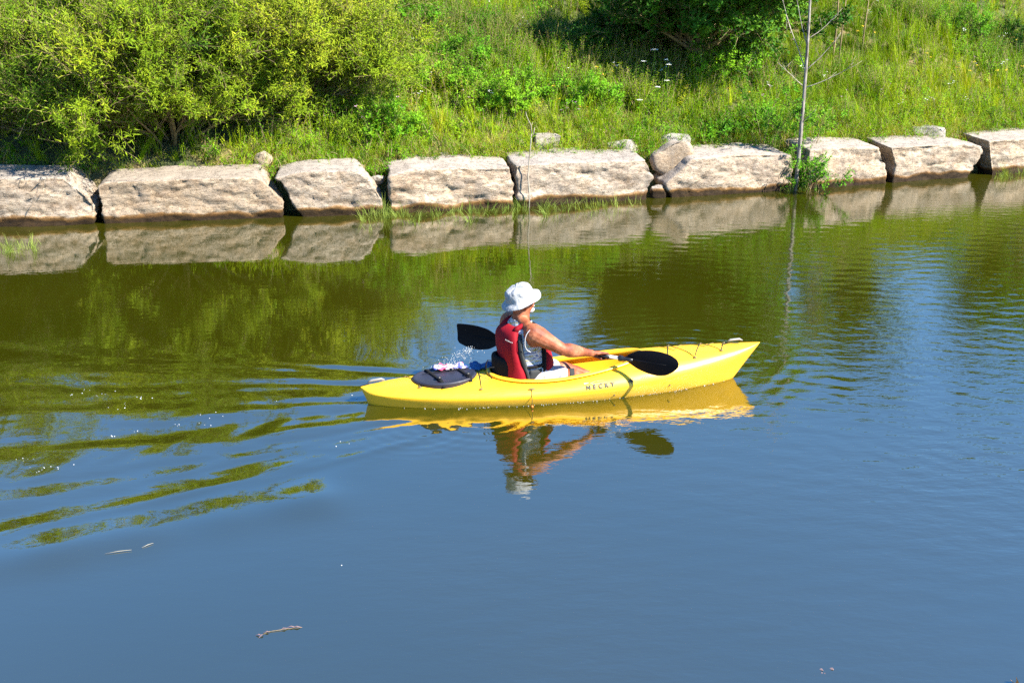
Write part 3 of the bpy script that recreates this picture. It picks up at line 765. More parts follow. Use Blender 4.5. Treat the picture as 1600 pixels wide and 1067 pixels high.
# --- bare sapling, sprouts at its foot
def sapling():
    rr = random.Random(5); b = on_wall(1243, 290, -.02); x, y = b.x, yw(b.x) - .02; z0 = -.1
    root = empty('sapling', (x, y, z0), 0, 'bare grey sapling with leafless side branches rising from the gap in the wall', 'tree')
    H = 4.6
    def P(t): return Vector((.03 * math.sin(t * 4), .15 * t, H * t))
    mb = MB(); mb.tube([P(t) for t in np.linspace(0, 1, 14)], list(np.linspace(.037, .010, 14)), 9); mb.build('trunk', [M['bark']], root)
    def br(z, az, L, el, r=.009, curl=.25):
        mb = MB(); p = P(z / H); d = Vector((math.cos(az) * math.cos(el), math.sin(az) * math.cos(el), math.sin(el))); pts = [p]
        for i in range(8):
            d = (d + Vector((rr.gauss(0, .05), rr.gauss(0, .05), curl / 8 + rr.gauss(0, .03)))).normalized(); p = p + d * L / 8; pts.append(p.copy())
        mb.tube(pts, list(np.linspace(r, .002, 9)), 6)
        for k in (3, 5, 6):
            q = pts[k]; e = (d + Vector((rr.gauss(0, .6), rr.gauss(0, .6), rr.gauss(0, .5)))).normalized()
            mb.tube([q, q + e * L * .12, q + e * L * .24 + Vector((0, 0, .02))], [.004, .003, .0012], 4)
        mb.build('branch', [M['stick'] if rr.random() < .6 else M['bark']], root)
    for z, az, L, el in ((1.75, R(175), .62, R(42)), (1.75, R(-12), .95, R(20)), (2.02, R(170), 1.5, R(62)), (2.02, R(10), .8, R(38)), (2.38, R(160), 1.2, R(66)),
                         (2.5, R(5), .7, R(36)), (3.1, R(15), .9, R(62)), (1.2, R(-20), .3, R(50)), (3.3, R(180), .8, R(60)), (3.7, R(40), .6, R(60))):
        br(z, az, L, el)
    return x, y
sx_, sy_ = sapling()
woody('sprout_clump', (sx_ + .14, sy_ + .02, .02), 'bright leafy sprouts filling the wall gap at the foot of the sapling', 'plant', 7, .52, .26, 105, C_bright, seed=70, r0=.008, sc=(.6, 1.0), levels=1, lean=(.08, -.12))
woody('sprout_clump', (sx_ - .42, sy_ + .75, .68), 'thin upright leafy sprout just left of the sapling', 'plant', 3, 1.0, .12, 70, C_bright, seed=71, r0=.008, sc=(.5, .85), levels=1)
woody('sprout_clump', (sx_ + .22, sy_ + .55, .66), 'leafy shoots right of the sapling trunk behind the wall', 'plant', 5, .65, .4, 80, C_bright, seed=72, r0=.008, sc=(.5, .9), levels=1)
for (px, row, H, lb, sd) in ((1308, 118, 2.0, 'thin brown leafless sapling on the slope right of the bare grey one', 3), (1345, 92, 1.4, 'thin dry stalk standing in grass right of both saplings', 4)):
    c = on_hill(px, row); rr = random.Random(sd)
    root = empty('young_sapling', (c.x, c.y, c.z - .05), 0, lb, 'tree', 'slim young stems on the slope')
    mb = MB(); mb.tube([(0, 0, 0), (.02, 0, H * .5), (.06, .02, H)], [.018, .013, .005], 6); mb.build('trunk', [M['twig']], root)
    for k in range(6):
        z = H * (.35 + .1 * k); a = rr.uniform(0, 6.28); mb = MB(); d = Vector((math.cos(a), math.sin(a) * .6, .8)) * .28
        mb.tube([(.03, 0, z), Vector((.03, 0, z)) + d * .6, Vector((.03, 0, z)) + d * 1.1 + Vector((0, 0, .05))], [.005, .003, .001], 4); mb.build('branch', [M['twig']], root)
c = on_hill(1300, 100)
woody('young_tree', (c.x, c.y, hill(c.x, c.y)), 'slender leafy young tree with a thin trunk beside the thin brown leafless sapling', 'tree', 7, 1.5, .35, 260, C_bright, seed=91, r0=.02, sc=(.7, 1.1), trunk=(1.5, .018), parts=('trunk', 'crown'))
# --- dead stick in the water
b = on_water(826, 325); root = empty('dead_stick', (b.x, b.y, -.12), 0, 'thin bleached dead stick with a forked top standing in the water before the wall', 'stick')
mb = MB(); H = 1.34
mb.tube([(0, 0, 0), (.012, 0, .3), (-.012, 0, .6), (.008, 0, .9), (.03, 0, 1.12), (.04, 0, H - .08)], [.012, .011, .010, .009, .008, .006], 8); mb.build('stem', [M['stick']], root)
mb = MB(); mb.tube([(.035, 0, 1.18), (.07, 0, 1.25), (.085, .01, 1.33)], [.008, .007, .004], 6); mb.tube([(.04, 0, H - .1), (.03, 0, H + .02), (-.03, 0, H + .14), (-.05, 0, H + .22)], [.008, .006, .005, .002], 6)
mb.tube([(.03, 0, H), (.055, .01, H + .07)], [.005, .002], 5); mb.build('fork', [M['stick']], root)
# --- white umbels
k = 0
for px, row, h in ((1018, 112, .62), (1036, 112, .5), (1040, 120, .5), (1038, 135, .42), (1002, 118, .52), (1024, 140, .38), (996, 150, .3)):
    h *= 1.5; c = on_hill(px, row + 48); rr = random.Random(px + row)
    root = empty('white_umbel_flower', (c.x, c.y, c.z - .02), 0, None, None, 'white umbel flowers below the dark tree')
    tag(root, ['largest flat white flower head below the dark tree', 'tall white flower head right beside the largest one', 'white flower head third from the largest on its right', 'low white flower head on a stalk over dark shade', 'white flower head left of the largest one', 'small white flower head lowest under the largest one', 'tiny pair of white blossoms low left of the umbels'][k], 'flower')
    mb = MB(); mb.tube([(0, 0, 0), (.02, 0, h * .6), (.02, 0, h)], [.004, .003, .002], 5)
    for j in range(7): leaf(mb, Vector((.01, 0, h * (.1 + .1 * j))), Vector((rr.gauss(0, 1), rr.gauss(0, 1), .5)), Vector((0, 0, 1)), .09, .03, 0, .5)
    mb.build('stem', [M['weed']], root, False, True)
    mb = MB(); R0 = .075 if k == 0 else .045
    for j in range(70 if k == 0 else 40):
        a = rr.uniform(0, 6.283); r_ = R0 * math.sqrt(rr.random()); q = Vector((.02 + r_ * math.cos(a), r_ * math.sin(a), h + .01 - r_ * r_ * 2 + rr.uniform(0, .012)))
        leaf(mb, q, Vector((rr.gauss(0, 1), rr.gauss(0, 1), .4)), Vector((0, 0, 1)), .02, .016, 0)
    mb.build('flower_head', [M['white']], root); k += 1
# --- water grass in clumps along the wall's foot
C_reed = coll('reed_kinds', [tuft(31, 12, .10, .32, .007, .10, .8, 0, ('reed',)), tuft(32, 9, .08, .24, .006, .12, 1.0, 0, ('reed',)), tuft(33, 14, .15, .4, .007, .06, .6, 0, ('reed',))])
P = []
for px0, px1, row0, row1, n_ in ((560, 700, 336, 362, 46), (700, 800, 328, 358, 26), (790, 870, 322, 352, 34), (860, 1000, 318, 345, 34), (1560, 1600, 272, 290, 22), (0, 60, 385, 408, 22), (1225, 1262, 297, 302, 10)):
    for _ in range(n_):
        px = random.uniform(px0, px1); row = row0 - (px - px0) * .03 + abs(random.gauss(0, .45)) * (row1 - row0) * .8
        w = on_water(px, row)
        if w.y > yw(w.x) - .03: w.y = yw(w.x) - .03
        P.append((w.x, w.y, -.02))
n_ = len(P)
tag(scatter('water_grass', P, [(random.gauss(0, .35), random.gauss(0, .35), random.uniform(0, 6.28)) for _ in P], [random.uniform(.45, 1.0) for _ in P], [random.randrange(3) for _ in P], C_reed), 'thin bright green grass poking out of the shallow water before the wall', 'water grass', kind='stuff')
# ------------------------------------------------------------------ kayak
def glossplastic(name, col, rough=.28, spec=.5, scuff=0.0):
    m, n, l, p = newmat(name); tc = n.new('ShaderNodeTexCoord')
    t = tex(n, l, 'Noise', 7, tc.outputs['Object'], Detail=6)
    r = ramp(n, [(.35, tuple(c * .92 for c in col)), (.65, col)]); l.new(t.outputs[0], r.inputs[0])
    mp = n.new('ShaderNodeMapping'); mp.inputs['Scale'].default_value = (.6, 8, 8); l.new(tc.outputs['Object'], mp.inputs[0])
    s = tex(n, l, 'Noise', 14, mp.outputs[0], Detail=8, Roughness=.7)
    sc_ = ramp(n, [(.33, (.62, .58, .5)), (.40, (1, 1, 1))]); l.new(s.outputs[0], sc_.inputs[0]); l.new(mixc(n, l, .8, r.outputs[0], sc_.outputs[0], 'MULTIPLY'), p.inputs['Base Color'])
    rr_ = n.new('ShaderNodeMapRange'); l.new(s.outputs[0], rr_.inputs[0]); rr_.inputs[1].default_value = .35; rr_.inputs[2].default_value = .7
    rr_.inputs[3].default_value = rough; rr_.inputs[4].default_value = rough + .22; l.new(rr_.outputs[0], p.inputs['Roughness'])
    p.inputs['Specular IOR Level'].default_value = spec
    bump(n, l, s.outputs[0], p, .12, .004); return m
M['yellow_hull'] = glossplastic('yellow_polyethylene', (.82, .445, .016), .30)
M['black_plastic'] = glossplastic('black_plastic', (.007, .007, .010), .3)
M['blade'] = glossplastic('black_blade', (.003, .003, .005), .55, .12)
M['hatch'] = glossplastic('dark_hatch_rubber', (.018, .019, .032), .4, .35)
M['fabric_black'] = plain('black_fabric', (.005, .005, .006), .9, **{'Specular IOR Level': .2})
M['cord'] = plain('olive_cord', (.09, .075, .015), .8)
M['fit'] = plain('brown_fitting', (.10, .07, .02), .5)
M['handle'] = plain('grey_handle', (.18, .18, .17), .5)
M['steel'] = plain('silver_shaft', (.40, .41, .43), .35)
M['ink'] = plain('black_print', (.03, .03, .02), .6)
M['ink2'] = plain('grey_print', (.35, .34, .28), .6)
M['red_bead'] = plain('orange_bead', (.7, .16, .02), .4)

BZ = [(-.12, 1.40), (0, 1.584), (.15, 1.69), (.32, 1.815)]; SZ = [(-.12, 1.48), (0, 1.584), (.16, 1.645)]
def uend(z, bow): t = BZ if bow else SZ; return float(np.interp(z, [a for a, _ in t], [b for _, b in t]))
def hb(s): return .345 * (1 - min(1, abs(s)) ** 2.15) ** (.68 if s > 0 else .58)
def zsheer(s): return float(np.interp(s, [-1, -.6, -.1, .3, .6, .85, 1], [.105, .092, .085, .108, .155, .215, .275]))
def zridge(s): return float(np.interp(s, [-1, -.85, -.6, -.32, 0, .3, .45, .7, .9, 1], [.150, .168, .185, .20, .215, .265, .29, .305, .312, .315]))
def sec(s, q):
    """q in 0..1 deck from crease to ridge, q in -1..0 hull from keel to crease; starboard is -v"""
    b = hb(s); zs = zsheer(s)
    if q >= 0:
        a = q * math.pi / 2; w = math.cos(a) ** .80 if a < 1.5707 else 0; z = zs + (zridge(s) - zs) * math.sin(a) ** 1.15
    else:
        a = -q * math.pi / 2; w = .985 * math.cos(a) ** .42 if a < 1.5707 else 0; w *= 1 - .15 * math.sin(a); z = zs - .012 - (zs + .10 - .012) * math.sin(a) ** 1.05
    fine = 1 - (.25 * abs(s) ** 3) * (q < 0) * math.sin(min(1.57, -q * 1.57))
    return s, w * b * fine, z
def surf(s, q, side=-1):
    s_, w, z = sec(s, q); return Vector((s_ * uend(z, s_ > 0), side * w, z))
def deck_z(u, v):
    s = u / (1.80 if u > 0 else 1.64); b = hb(s); r = min(1, abs(v) / max(b, 1e-4)); ca = r ** (1 / .8); sa = math.sqrt(max(0, 1 - ca * ca))
    zs = zsheer(s); return zs + (zridge(s) - zs) * sa ** 1.15
ss = np.sin(np.linspace(-math.pi / 2, math.pi / 2, 111)); ss = .8 * ss + .2 * np.linspace(-1, 1, 111)
qs = list(np.linspace(-1, -.06, 13)) + [-.0] + list(np.linspace(.0, 1, 15))[0:]
ring = [(q, -1) for q in qs] + [(q, 1) for q in qs[::-1][1:-1]]
V = []; F = []; nr = len(ring)
for s in ss:
    for q, sd_ in ring:
        p = surf(float(s), q, sd_); V.append(p)
for i in range(len(ss) - 1):
    for k in range(nr): F.append((i * nr + k, i * nr + (k + 1) % nr, (i + 1) * nr + (k + 1) % nr, (i + 1) * nr + k))
F.append(tuple(range(nr - 1, -1, -1))); F.append(tuple((len(ss) - 1) * nr + k for k in range(nr)))
def yk_empty(name, u, v, z, label, cat, group=None):
    w = k2w(u, v, z); return empty(name, w, KYAW, label, cat, group)
kay = yk_empty('kayak', 0, 0, 0, 'yellow one person kayak with an open cockpit and a round black rear hatch', 'kayak')
hull = link('hull', npmesh('hull', V, F, [M['yellow_hull']]), kay)
bm = __import__('bmesh').new(); bm.from_mesh(hull.data)
import bmesh
bmesh.ops.remove_doubles(bm, verts=bm.verts, dist=.0006); bmesh.ops.recalc_face_normals(bm, faces=bm.faces); bm.to_mesh(hull.data); bm.free()
def outline(t, k=1.0):
    c, s_ = math.cos(t), math.sin(t)
    u = .085 + .655 * k * (abs(c) ** .92) * (1 if c > 0 else -1); v = .238 * k * (abs(s_) ** .86) * (1 if s_ > 0 else -1) * (1 - .20 * c)
    return u, v
N_ = 72; cv = []; cf = []
for j, (z, k) in enumerate(((.6, 1.0), (.14, 1.0), (.06, .96), (.028, .86))):
    for i in range(N_): u, v = outline(2 * math.pi * i / N_, k); cv.append((u, v, z))
for j in range(3):
    for i in range(N_): cf.append((j * N_ + i, (j + 1) * N_ + i, (j + 1) * N_ + (i + 1) % N_, j * N_ + (i + 1) % N_))
cf.append(tuple(range(N_))); cf.append(tuple(3 * N_ + i for i in range(N_ - 1, -1, -1)))
cut = link('cut', npmesh('cut', cv, cf, [M['yellow_hull']])); cut.matrix_world = Matrix.Translation(KO) @ Matrix.Rotation(KYAW, 4, 'Z')
bm = bmesh.new(); bm.from_mesh(cut.data); bmesh.ops.recalc_face_normals(bm, faces=bm.faces); bm.to_mesh(cut.data); bm.free()
bpy.context.view_layer.update()
bake(hull, [('BOOLEAN', dict(operation='DIFFERENCE', object=cut, solver='EXACT'))])
bpy.data.objects.remove(cut)
hull.data.polygons.foreach_set('use_smooth', np.ones(len(hull.data.polygons), bool))
try: hull.data.set_sharp_from_angle(angle=R(32))
except Exception: pass
# coaming
prof = [(-.006, -.05), (-.006, .016), (.002, .024), (.018, .023), (.030, .014), (.030, .006), (.012, .001), (.008, -.03)]
def loft_outline(prof, k=1.0, zadd=0):
    V = []; F = []; n = 96
    for i in range(n):
        t = 2 * math.pi * i / n; u, v = outline(t, k); u2, v2 = outline(t + .01, k); tx, ty = u2 - u, v2 - v; L = math.hypot(tx, ty); nx, ny = ty / L, -tx / L
        zz = deck_z(u, v) * .75 + .25 * deck_z(u, abs(outline(math.pi / 2)[1]))
        zz = deck_z(u, v)
        for a, b in prof: V.append((u + nx * a, v + ny * a, zz + b + zadd))
    m_ = len(prof)
    for i in range(n):
        for k_ in range(m_): F.append((i * m_ + k_, i * m_ + (k_ + 1) % m_, ((i + 1) % n) * m_ + (k_ + 1) % m_, ((i + 1) % n) * m_ + k_))
    return V, F
mb = MB(); mb.add(*loft_outline(prof)); mb.build('cockpit_rim', M['yellow_hull'], kay)
# hatch cover
HU, HV, HA, HB = -.95, .0, .262, .198
def hpt(t, k, z): return (HU + HA * k * math.cos(t), HV + HB * k * math.sin(t), z + .012 + .012 * k * math.cos(t))
mb = MB(); V = []; F = []; n = 48
rows = [(1.0, None), (1.0, .172), (1.03, .182), (1.0, .194), (.93, .196), (.90, .189), (.55, .195), (.1, .197)]
for k, z in rows:
    for i in range(n):
        t = 2 * math.pi * i / n; u, v, _ = hpt(t, k, 0); V.append(hpt(t, k, z) if z else (u, v, min(deck_z(u, v), .17) - .012))
for j in range(len(rows) - 1):
    for i in range(n): F.append((j * n + i, j * n + (i + 1) % n, (j + 1) * n + (i + 1) % n, (j + 1) * n + i))
F.append(tuple((len(rows) - 1) * n + i for i in range(n))); mb.add(V, F); hatch = mb.build('hatch_cover', M['hatch'], kay)
for (u0, v0, u1, v1) in ((-1.10, .20, -.98, -.205), (-.86, .20, -.74, -.175), (-1.12, .05, -.80, .06)):
    mb = MB(); pts = []
    for t in np.linspace(0, 1, 9):
        u = u0 + (u1 - u0) * t; v = v0 + (v1 - v0) * t; r = math.hypot((u - HU) / HA, (v - HV) / HB)
        z = .218 + .012 * (u - HU) / HA if r < 1.02 else .18 - .06 * min(1, (r - 1.02) * 8)
        pts.append(Vector((u, v, z)))
    V = []; 
    for p in pts:
        for a, b in ((-.013, 0), (.013, 0), (.013, -.004), (-.013, -.004)): V.append((p.x + a, p.y + .3 * a, p.z + b))
    F = [(i * 4 + k, i * 4 + (k + 1) % 4, i * 4 + 4 + (k + 1) % 4, i * 4 + 4 + k) for i in range(8) for k in range(4)]
    mb.add(V, F); st_ = mb.build('hatch_strap', M['fabric_black'], hatch)
    mb = MB(); mb.box(pts[6] + Vector((0, 0, .008)), (.04, .028, .014)); mb.build('buckle', M['black_plastic'], hatch)
# deck lines, fittings
def on_deck(u, v, h=.006): return Vector((u, v, deck_z(u, v) + h))
def cord(pts, r=.0035, name='bungee_cord', mat='cord'):
    P = []
    for a, b in zip(pts[:-1], pts[1:]):
        for t in np.linspace(0, 1, 7)[:-1]: P.append(on_deck(a[0] + (b[0] - a[0]) * t, a[1] + (b[1] - a[1]) * t))
    P.append(on_deck(*pts[-1])); mb = MB(); mb.tube(P, r, 6); mb.build(name, M[mat], kay)
def fitting(u, v):
    mb = MB(); p = on_deck(u, v, .004); mb.ell(p, (.022, .012, .007), None, 10, 6); mb.ell(p + Vector((0, 0, .006)), (.007, .007, .006), None, 8, 5); mb.build('deck_fitting', M['fit'], kay)
bow_pts = [(.90, -.21), (1.02, .12), (1.16, -.165), (1.30, .09), (1.42, -.10), (1.50, .05), (1.62, .0)]
cord(bow_pts); cord([(.90, .2), (1.02, -.02), (1.16, .16), (1.30, -.0), (1.42, .09)])
for p_ in bow_pts[:-1]: fitting(*p_)
cord([(-1.26, .12), (-1.20, -.0), (-1.17, -.14)]); fitting(-1.17, -.145); fitting(-1.26, .12)
cord([(-.66, .22), (-.66, .0), (-.68, -.24)]); fitting(-.685, -.255); fitting(-.66, .235)
for u, nm in ((1.60, 1), (-1.50, 0)):
    mb = MB(); mb.tube([on_deck(u - .08, .03, .02), on_deck(u - .05, .03, .032), on_deck(u + .03, .03, .034), on_deck(u + .06, .03, .022)], [.005, .011, .011, .005], 10)
    mb.build('carry_handle', M['handle'], kay); cord([(u - .14, .0), (u - .07, .03)], .004, 'handle_cord', 'fabric_black')
# side cord with bead below the cockpit
mb = MB(); a = surf(-.175, .06) + Vector((0, -.008, 0)); mb.tube([surf(-.17, .34) + Vector((0, -.006, .006)), a, a + Vector((0, -.012, -.075))], .0028, 6); mb.build('side_cord', M['cord'], kay)
mb = MB(); mb.ell(a + Vector((0, -.012, -.08)), (.010, .010, .012)); mb.build('cord_bead', M['red_bead'], kay)
mb = MB(); mb.ell(surf(-.17, .34) + Vector((0, -.003, .004)), (.032, .008, .008)); mb.build('side_fitting', M['fit'], kay)
for s_ in (.26, .56): mb = MB(); mb.ell(surf(s_, -.18) + Vector((0, -.002, 0)), (.007, .004, .007), None, 8, 6); mb.build('rivet', M['ink'], kay)
# printed letters and emblems on the starboard deck side
def side_frame(s, q):
    p = surf(s, q); tu = (surf(s + .004, q) - surf(s - .004, q)).normalized(); tv = (surf(s, q + .01) - surf(s, q - .01)).normalized()
    nn = tu.cross(tv).normalized(); tv = nn.cross(tu).normalized()
    if nn.y > 0: nn = -nn
    return p, tu, tv, nn
def letter(ch, s, q, size, mat='ink'):
    cu = bpy.data.curves.new('letter', 'FONT'); cu.body = ch; cu.size = size; cu.extrude = .0006; cu.align_x = 'CENTER'; cu.align_y = 'CENTER'; cu.offset = .0022
    cu.materials.append(M[mat]); o = bpy.data.objects.new('letter', cu); COL.objects.link(o)
    me = bpy.data.meshes.new_from_object(o.evaluated_get(bpy.context.evaluated_depsgraph_get())); bpy.data.objects.remove(o)
    p, tu, tv, nn = side_frame(s, q); o = link('letter', me, kay)
    o.matrix_local = Matrix.Translation(p + nn * .0055) @ Matrix((tu, tv, nn)).transposed().to_4x4(); return o
for i, ch in enumerate('NECKY'): letter(ch, .115 + i * .0305, .20, .050)
def strokes(name, s, q, segs, w=.003, mat='ink'):
    p, tu, tv, nn = side_frame(s, q); mb = MB()
    for x0, y0, x1, y1 in segs:
        d = Vector((x1 - x0, y1 - y0)); e = Vector((-d.y, d.x)).normalized() * w / 2; Q = []
        for x, y in ((x0 + e.x, y0 + e.y), (x0 - e.x, y0 - e.y), (x1 - e.x * .3, y1 - e.y * .3), (x1 + e.x * .3, y1 + e.y * .3)): Q.append(p + tu * x + tv * y + nn * .006)
        mb.add(Q, [(0, 1, 2, 3)])
    mb.build(name, M[mat], kay, False)
strokes('compass_emblem', .33, .22, [(.0, 0, .035 * math.cos(a), .028 * math.sin(a)) for a in np.arange(0, 6.28, .785)], .010)
strokes('script_emblem', .40, .25, [(-.03, -.01, -.01, .012), (-.01, -.012, .012, .014), (.01, -.01, .035, .01), (.03, -.008, .05, 0)], .004)
strokes('script_emblem', .50, .27, [(-.03, -.004, -.018, .02), (-.012, -.018, .0, .012), (.0, -.018, .03, .008), (.02, -.014, .045, -.002), (-.045, -.01, -.02, -.006)], .003)
strokes('script_emblem', .16, .34, [(-.06, -.004, .0, .012), (0, .01, .06, .006), (-.05, -.014, .08, -.012)], .003, 'ink2')
strokes('stripe_sticker', .105, .34, [(-.02, 0, .02, .002)], .014, 'ink2')
# seat
mb = MB()
V = []; F = []
for j, z in enumerate(np.linspace(.07, .335, 7)):
    for i, a in enumerate(np.linspace(-1.05, 1.05, 11)):
        r0 = .205 - .03 * (j / 6)
        V.append((-.30 - .26 * math.cos(a) * (1 + .0) + .02 - (.02 * j / 6), r0 * math.sin(a) * 1.05, z + .03 * math.cos(a) * (j / 6)))
for j in range(6):
    for i in range(10): F.append((j * 11 + i, j * 11 + i + 1, (j + 1) * 11 + i + 1, (j + 1) * 11 + i))
mb.add(V, F); sb = mb.build('seat_back', M['fabric_black'], kay); bake(sb, [('SOLIDIFY', dict(thickness=.045, offset=1)), ('SUBSURF', dict(levels=1, render_levels=1))])
mb = MB(); mb.ell((-.26, 0, .065), (.24, .20, .045)); mb.build('seat_base', M['fabric_black'], kay)
mb = MB(); mb.tube([(-.565, -.06, .325), (-.60, -.07, .335), (-.615, -.075, .30), (-.615, -.08, .25)], [.004, .005, .006, .006], 6); mb.tube([(-.55, -.10, .28), (-.59, -.11, .285), (-.60, -.12, .24), (-.58, -.15, .20)], .005, 6)
mb.build('seat_strap', M['fabric_black'], kay)

# ------------------------------------------------------------------ paddle
PR = Vector((.677, -.426, .35)); PL = Vector((-.540, .735, .272)); pa = (PR - PL).normalized()
pc = (PR + PL) / 2
pad = yk_empty('paddle', pc.x, pc.y, pc.z, 'double bladed kayak paddle with black blades and silver shaft', 'paddle')
def pl(p): return Vector(p) - pc
mb = MB(); mb.tube([pl(PL + pa * .2), pl(PR - pa * .2)], .0148, 14); mb.build('shaft', M['steel'], pad)
grips = {}
for t_, nm in ((.255, 'r'), (.60, 'l')):
    c = PR + (PL - PR) * t_; mb = MB(); mb.tube([pl(c - pa * .075), pl(c + pa * .065)], .0172, 14); mb.build('grip', M['black_plastic'], pad)
for E, sg in ((PR, 1), (PL, -1)):
    d = pa * sg; mb = MB(); c0 = E - d * .285
    mb.tube([pl(c0 + d * x) for x in (0, .006, .012, .035, .045, .09, .13)], [.016, .027, .027, .024, .018, .016, .012], 14); mb.build('ferrule', M['black_plastic'], pad)
    # blade: asymmetric teardrop, dished, 9 mm ribs
    up = Vector((0, 0, 1)); up = (up - d * up.dot(d)).normalized(); nn = d.cross(up)
    up = (up + d * (.10 if sg > 0 else -.0)).normalized()
    top = [(-.24, .012), (-.20, .045), (-.12, .085), (-.02, .102), (.08, .102), (.17, .085), (.225, .055), (.245, .02)]
    bot = [(-.24, -.012), (-.20, -.035), (-.12, -.078), (-.02, -.105), (.07, -.112), (.15, -.095), (.205, -.055), (.243, -.01)]
    if sg < 0: top = [(-.24, .012), (-.20, .05), (-.12, .092), (-.02, .108), (.08, .112), (.17, .108), (.215, .104), (.228, .088)]; bot = [(-.24, -.012), (-.20, -.05), (-.12, -.095), (-.02, -.115), (.07, -.118), (.15, -.100), (.21, -.080), (.227, -.05)]
    V = []; F = []; nx = 21; nk = 9
    for i in range(nx):
        t = i / (nx - 1) * 7; j = min(6, int(t)); f = t - j
        tx = top[j][0] * (1 - f) + top[j + 1][0] * f; tz = top[j][1] * (1 - f) + top[j + 1][1] * f; bx = bot[j][0] * (1 - f) + bot[j + 1][0] * f; bz = bot[j][1] * (1 - f) + bot[j + 1][1] * f
        for k in range(nk):
            g_ = k / (nk - 1); x = bx + (tx - bx) * g_; z = bz + (tz - bz) * g_
            y = .018 * (1 - (2 * g_ - 1) ** 2) * (1 - (x / .3) ** 2) - .02
            V.append(pl(E + d * x + up * z + nn * y))
    for i in range(nx - 1):
        for k in range(nk - 1): F.append((i * nk + k, i * nk + k + 1, (i + 1) * nk + k + 1, (i + 1) * nk + k))
    mb = MB(); mb.add(V, F); b_ = mb.build('blade', M['blade'], pad); bake(b_, [('SOLIDIFY', dict(thickness=.006, offset=0)), ('SUBSURF', dict(levels=1, render_levels=1))])
    mb = MB(); mb.tube([pl(E + d * x + nn * -.004) for x in (-.24, -.1, .06, .14)], [.013, .010, .006, .002], 8); mb.build('blade_spine', M['blade'], pad)

# ------------------------------------------------------------------ things lying on the rear deck
def clothmat(name, stops, sc):
    m, n, l, p = newmat(name); tc = n.new('ShaderNodeTexCoord'); t = tex(n, l, 'Noise', sc, tc.outputs['Object'], Detail=1)
    r = ramp(n, stops, 'CONSTANT'); l.new(t.outputs[0], r.inputs[0]); l.new(r.outputs[0], p.inputs['Base Color']); setp(p, Roughness=.8); return m
M['pcloth'] = clothmat('printed_cloth', [(0, (.55, .05, .12)), (.40, (.34, .26, .32)), (.52, (.34, .30, .34)), (.57, (.07, .08, .35)), (.66, (.35, .30, .34))], 14)
M['bcloth'] = plain('blue_cloth', (.008, .07, .2), .8)
def bundle(name, blobs, mat, label, cat, seed):
    cx = sum(b[0] for b in blobs) / len(blobs); cy = sum(b[1] for b in blobs) / len(blobs); cz = min(b[2] - b[5] for b in blobs)
    mb = MB()
    for (u, v, z, a, b, c, yaw) in blobs: mb.ell((u - cx, v - cy, z - cz), (a, b, c), Matrix.Rotation(yaw, 3, 'Z'), 18, 12)
    me = mb.mesh(name, [M[mat]]); o = link(name, me); bake(o, [('REMESH', dict(mode='VOXEL', voxel_size=.006)), ('SMOOTH', dict(factor=.5, iterations=3))])
    nv = len(o.data.vertices); co = np.empty(nv * 3, np.float32); o.data.vertices.foreach_get('co', co); co = co.reshape(-1, 3); nrm = np.empty(nv * 3, np.float32); o.data.vertices.foreach_get('normal', nrm); nrm = nrm.reshape(-1, 3)
    for i in range(nv):
        x, y, z = co[i]; h = abs(noise.noise(Vector((x * 22 + seed, y * 22, z * 30)))) * .020 + noise.noise(Vector((x * 50, y * 50 + seed, z * 50))) * .004; co[i] += nrm[i] * (h - .006)
    o.data.vertices.foreach_set('co', co.ravel()); o.data.update()
    o.location = k2w(cx, cy, cz); o.rotation_euler = (0, 0, KYAW); return tag(o, label, cat)
bundle('cloth_bundle', [(-.98, .12, .232, .055, .045, .022, 0), (-.90, .13, .225, .06, .04, .024, .4), (-.81, .12, .225, .07, .04, .022, -.3), (-.80, .13, .245, .03, .03, .022, 0)], 'pcloth', 'crumpled white and pink printed cloth tied on the black hatch', 'cloth', 1)
bundle('folded_cloth', [(-.66, .11, .215, .085, .05, .022, .2), (-.68, .12, .238, .045, .035, .022, 0), (-.565, .10, .225, .055, .042, .034, .1)], 'bcloth', 'rolled blue cloth lying between the black hatch and the paddler', 'cloth', 2)
# ------------------------------------------------------------------ the paddler
def skinmat():
    m, n, l, p = newmat('tanned_skin'); tc = n.new('ShaderNodeTexCoord')
    t = tex(n, l, 'Noise', 9, tc.outputs['Object'], Detail=6, Roughness=.6)
    r = ramp(n, [(.34, (.12, .028, .012)), (.5, (.235, .070, .030)), (.66, (.34, .130, .070))]); l.new(t.outputs[0], r.inputs[0])
    l.new(r.outputs[0], p.inputs['Base Color']); setp(p, Roughness=.6); p.inputs['Specular IOR Level'].default_value = .3
    p.inputs['Subsurface Weight'].default_value = .12; p.inputs['Subsurface Radius'].default_value = (.02, .008, .004); p.inputs['Subsurface Scale'].default_value = .5
    t2 = tex(n, l, 'Noise', 45, tc.outputs['Object'], Detail=5); bump(n, l, t2.outputs[0], p, .25, .004); return m
M['skin'] = skinmat()
def fabric(name, col, rough=.8, sc=10, dist=.012, st_=.5):
    m, n, l, p = newmat(name); tc = n.new('ShaderNodeTexCoord'); t = tex(n, l, 'Noise', sc, tc.outputs['Object'], Detail=4)
    r = ramp(n, [(.3, tuple(c * .85 for c in col)), (.7, col)]); l.new(t.outputs[0], r.inputs[0]); l.new(r.outputs[0], p.inputs['Base Color']); setp(p, Roughness=rough)
    p.inputs['Specular IOR Level'].default_value = .2
    bump(n, l, t.outputs[0], p, st_, dist); return m
M['red'] = fabric('red_nylon', (.21, .002, .009), .75)
M['hatw'] = fabric('white_cotton', (.29, .30, .32), .9, 13, .03, 1.0)
M['whitetrim'] = plain('white_trim', (.40, .40, .42), .8)
M['grey'] = fabric('grey_foam_cloth', (.03, .033, .035), .8)
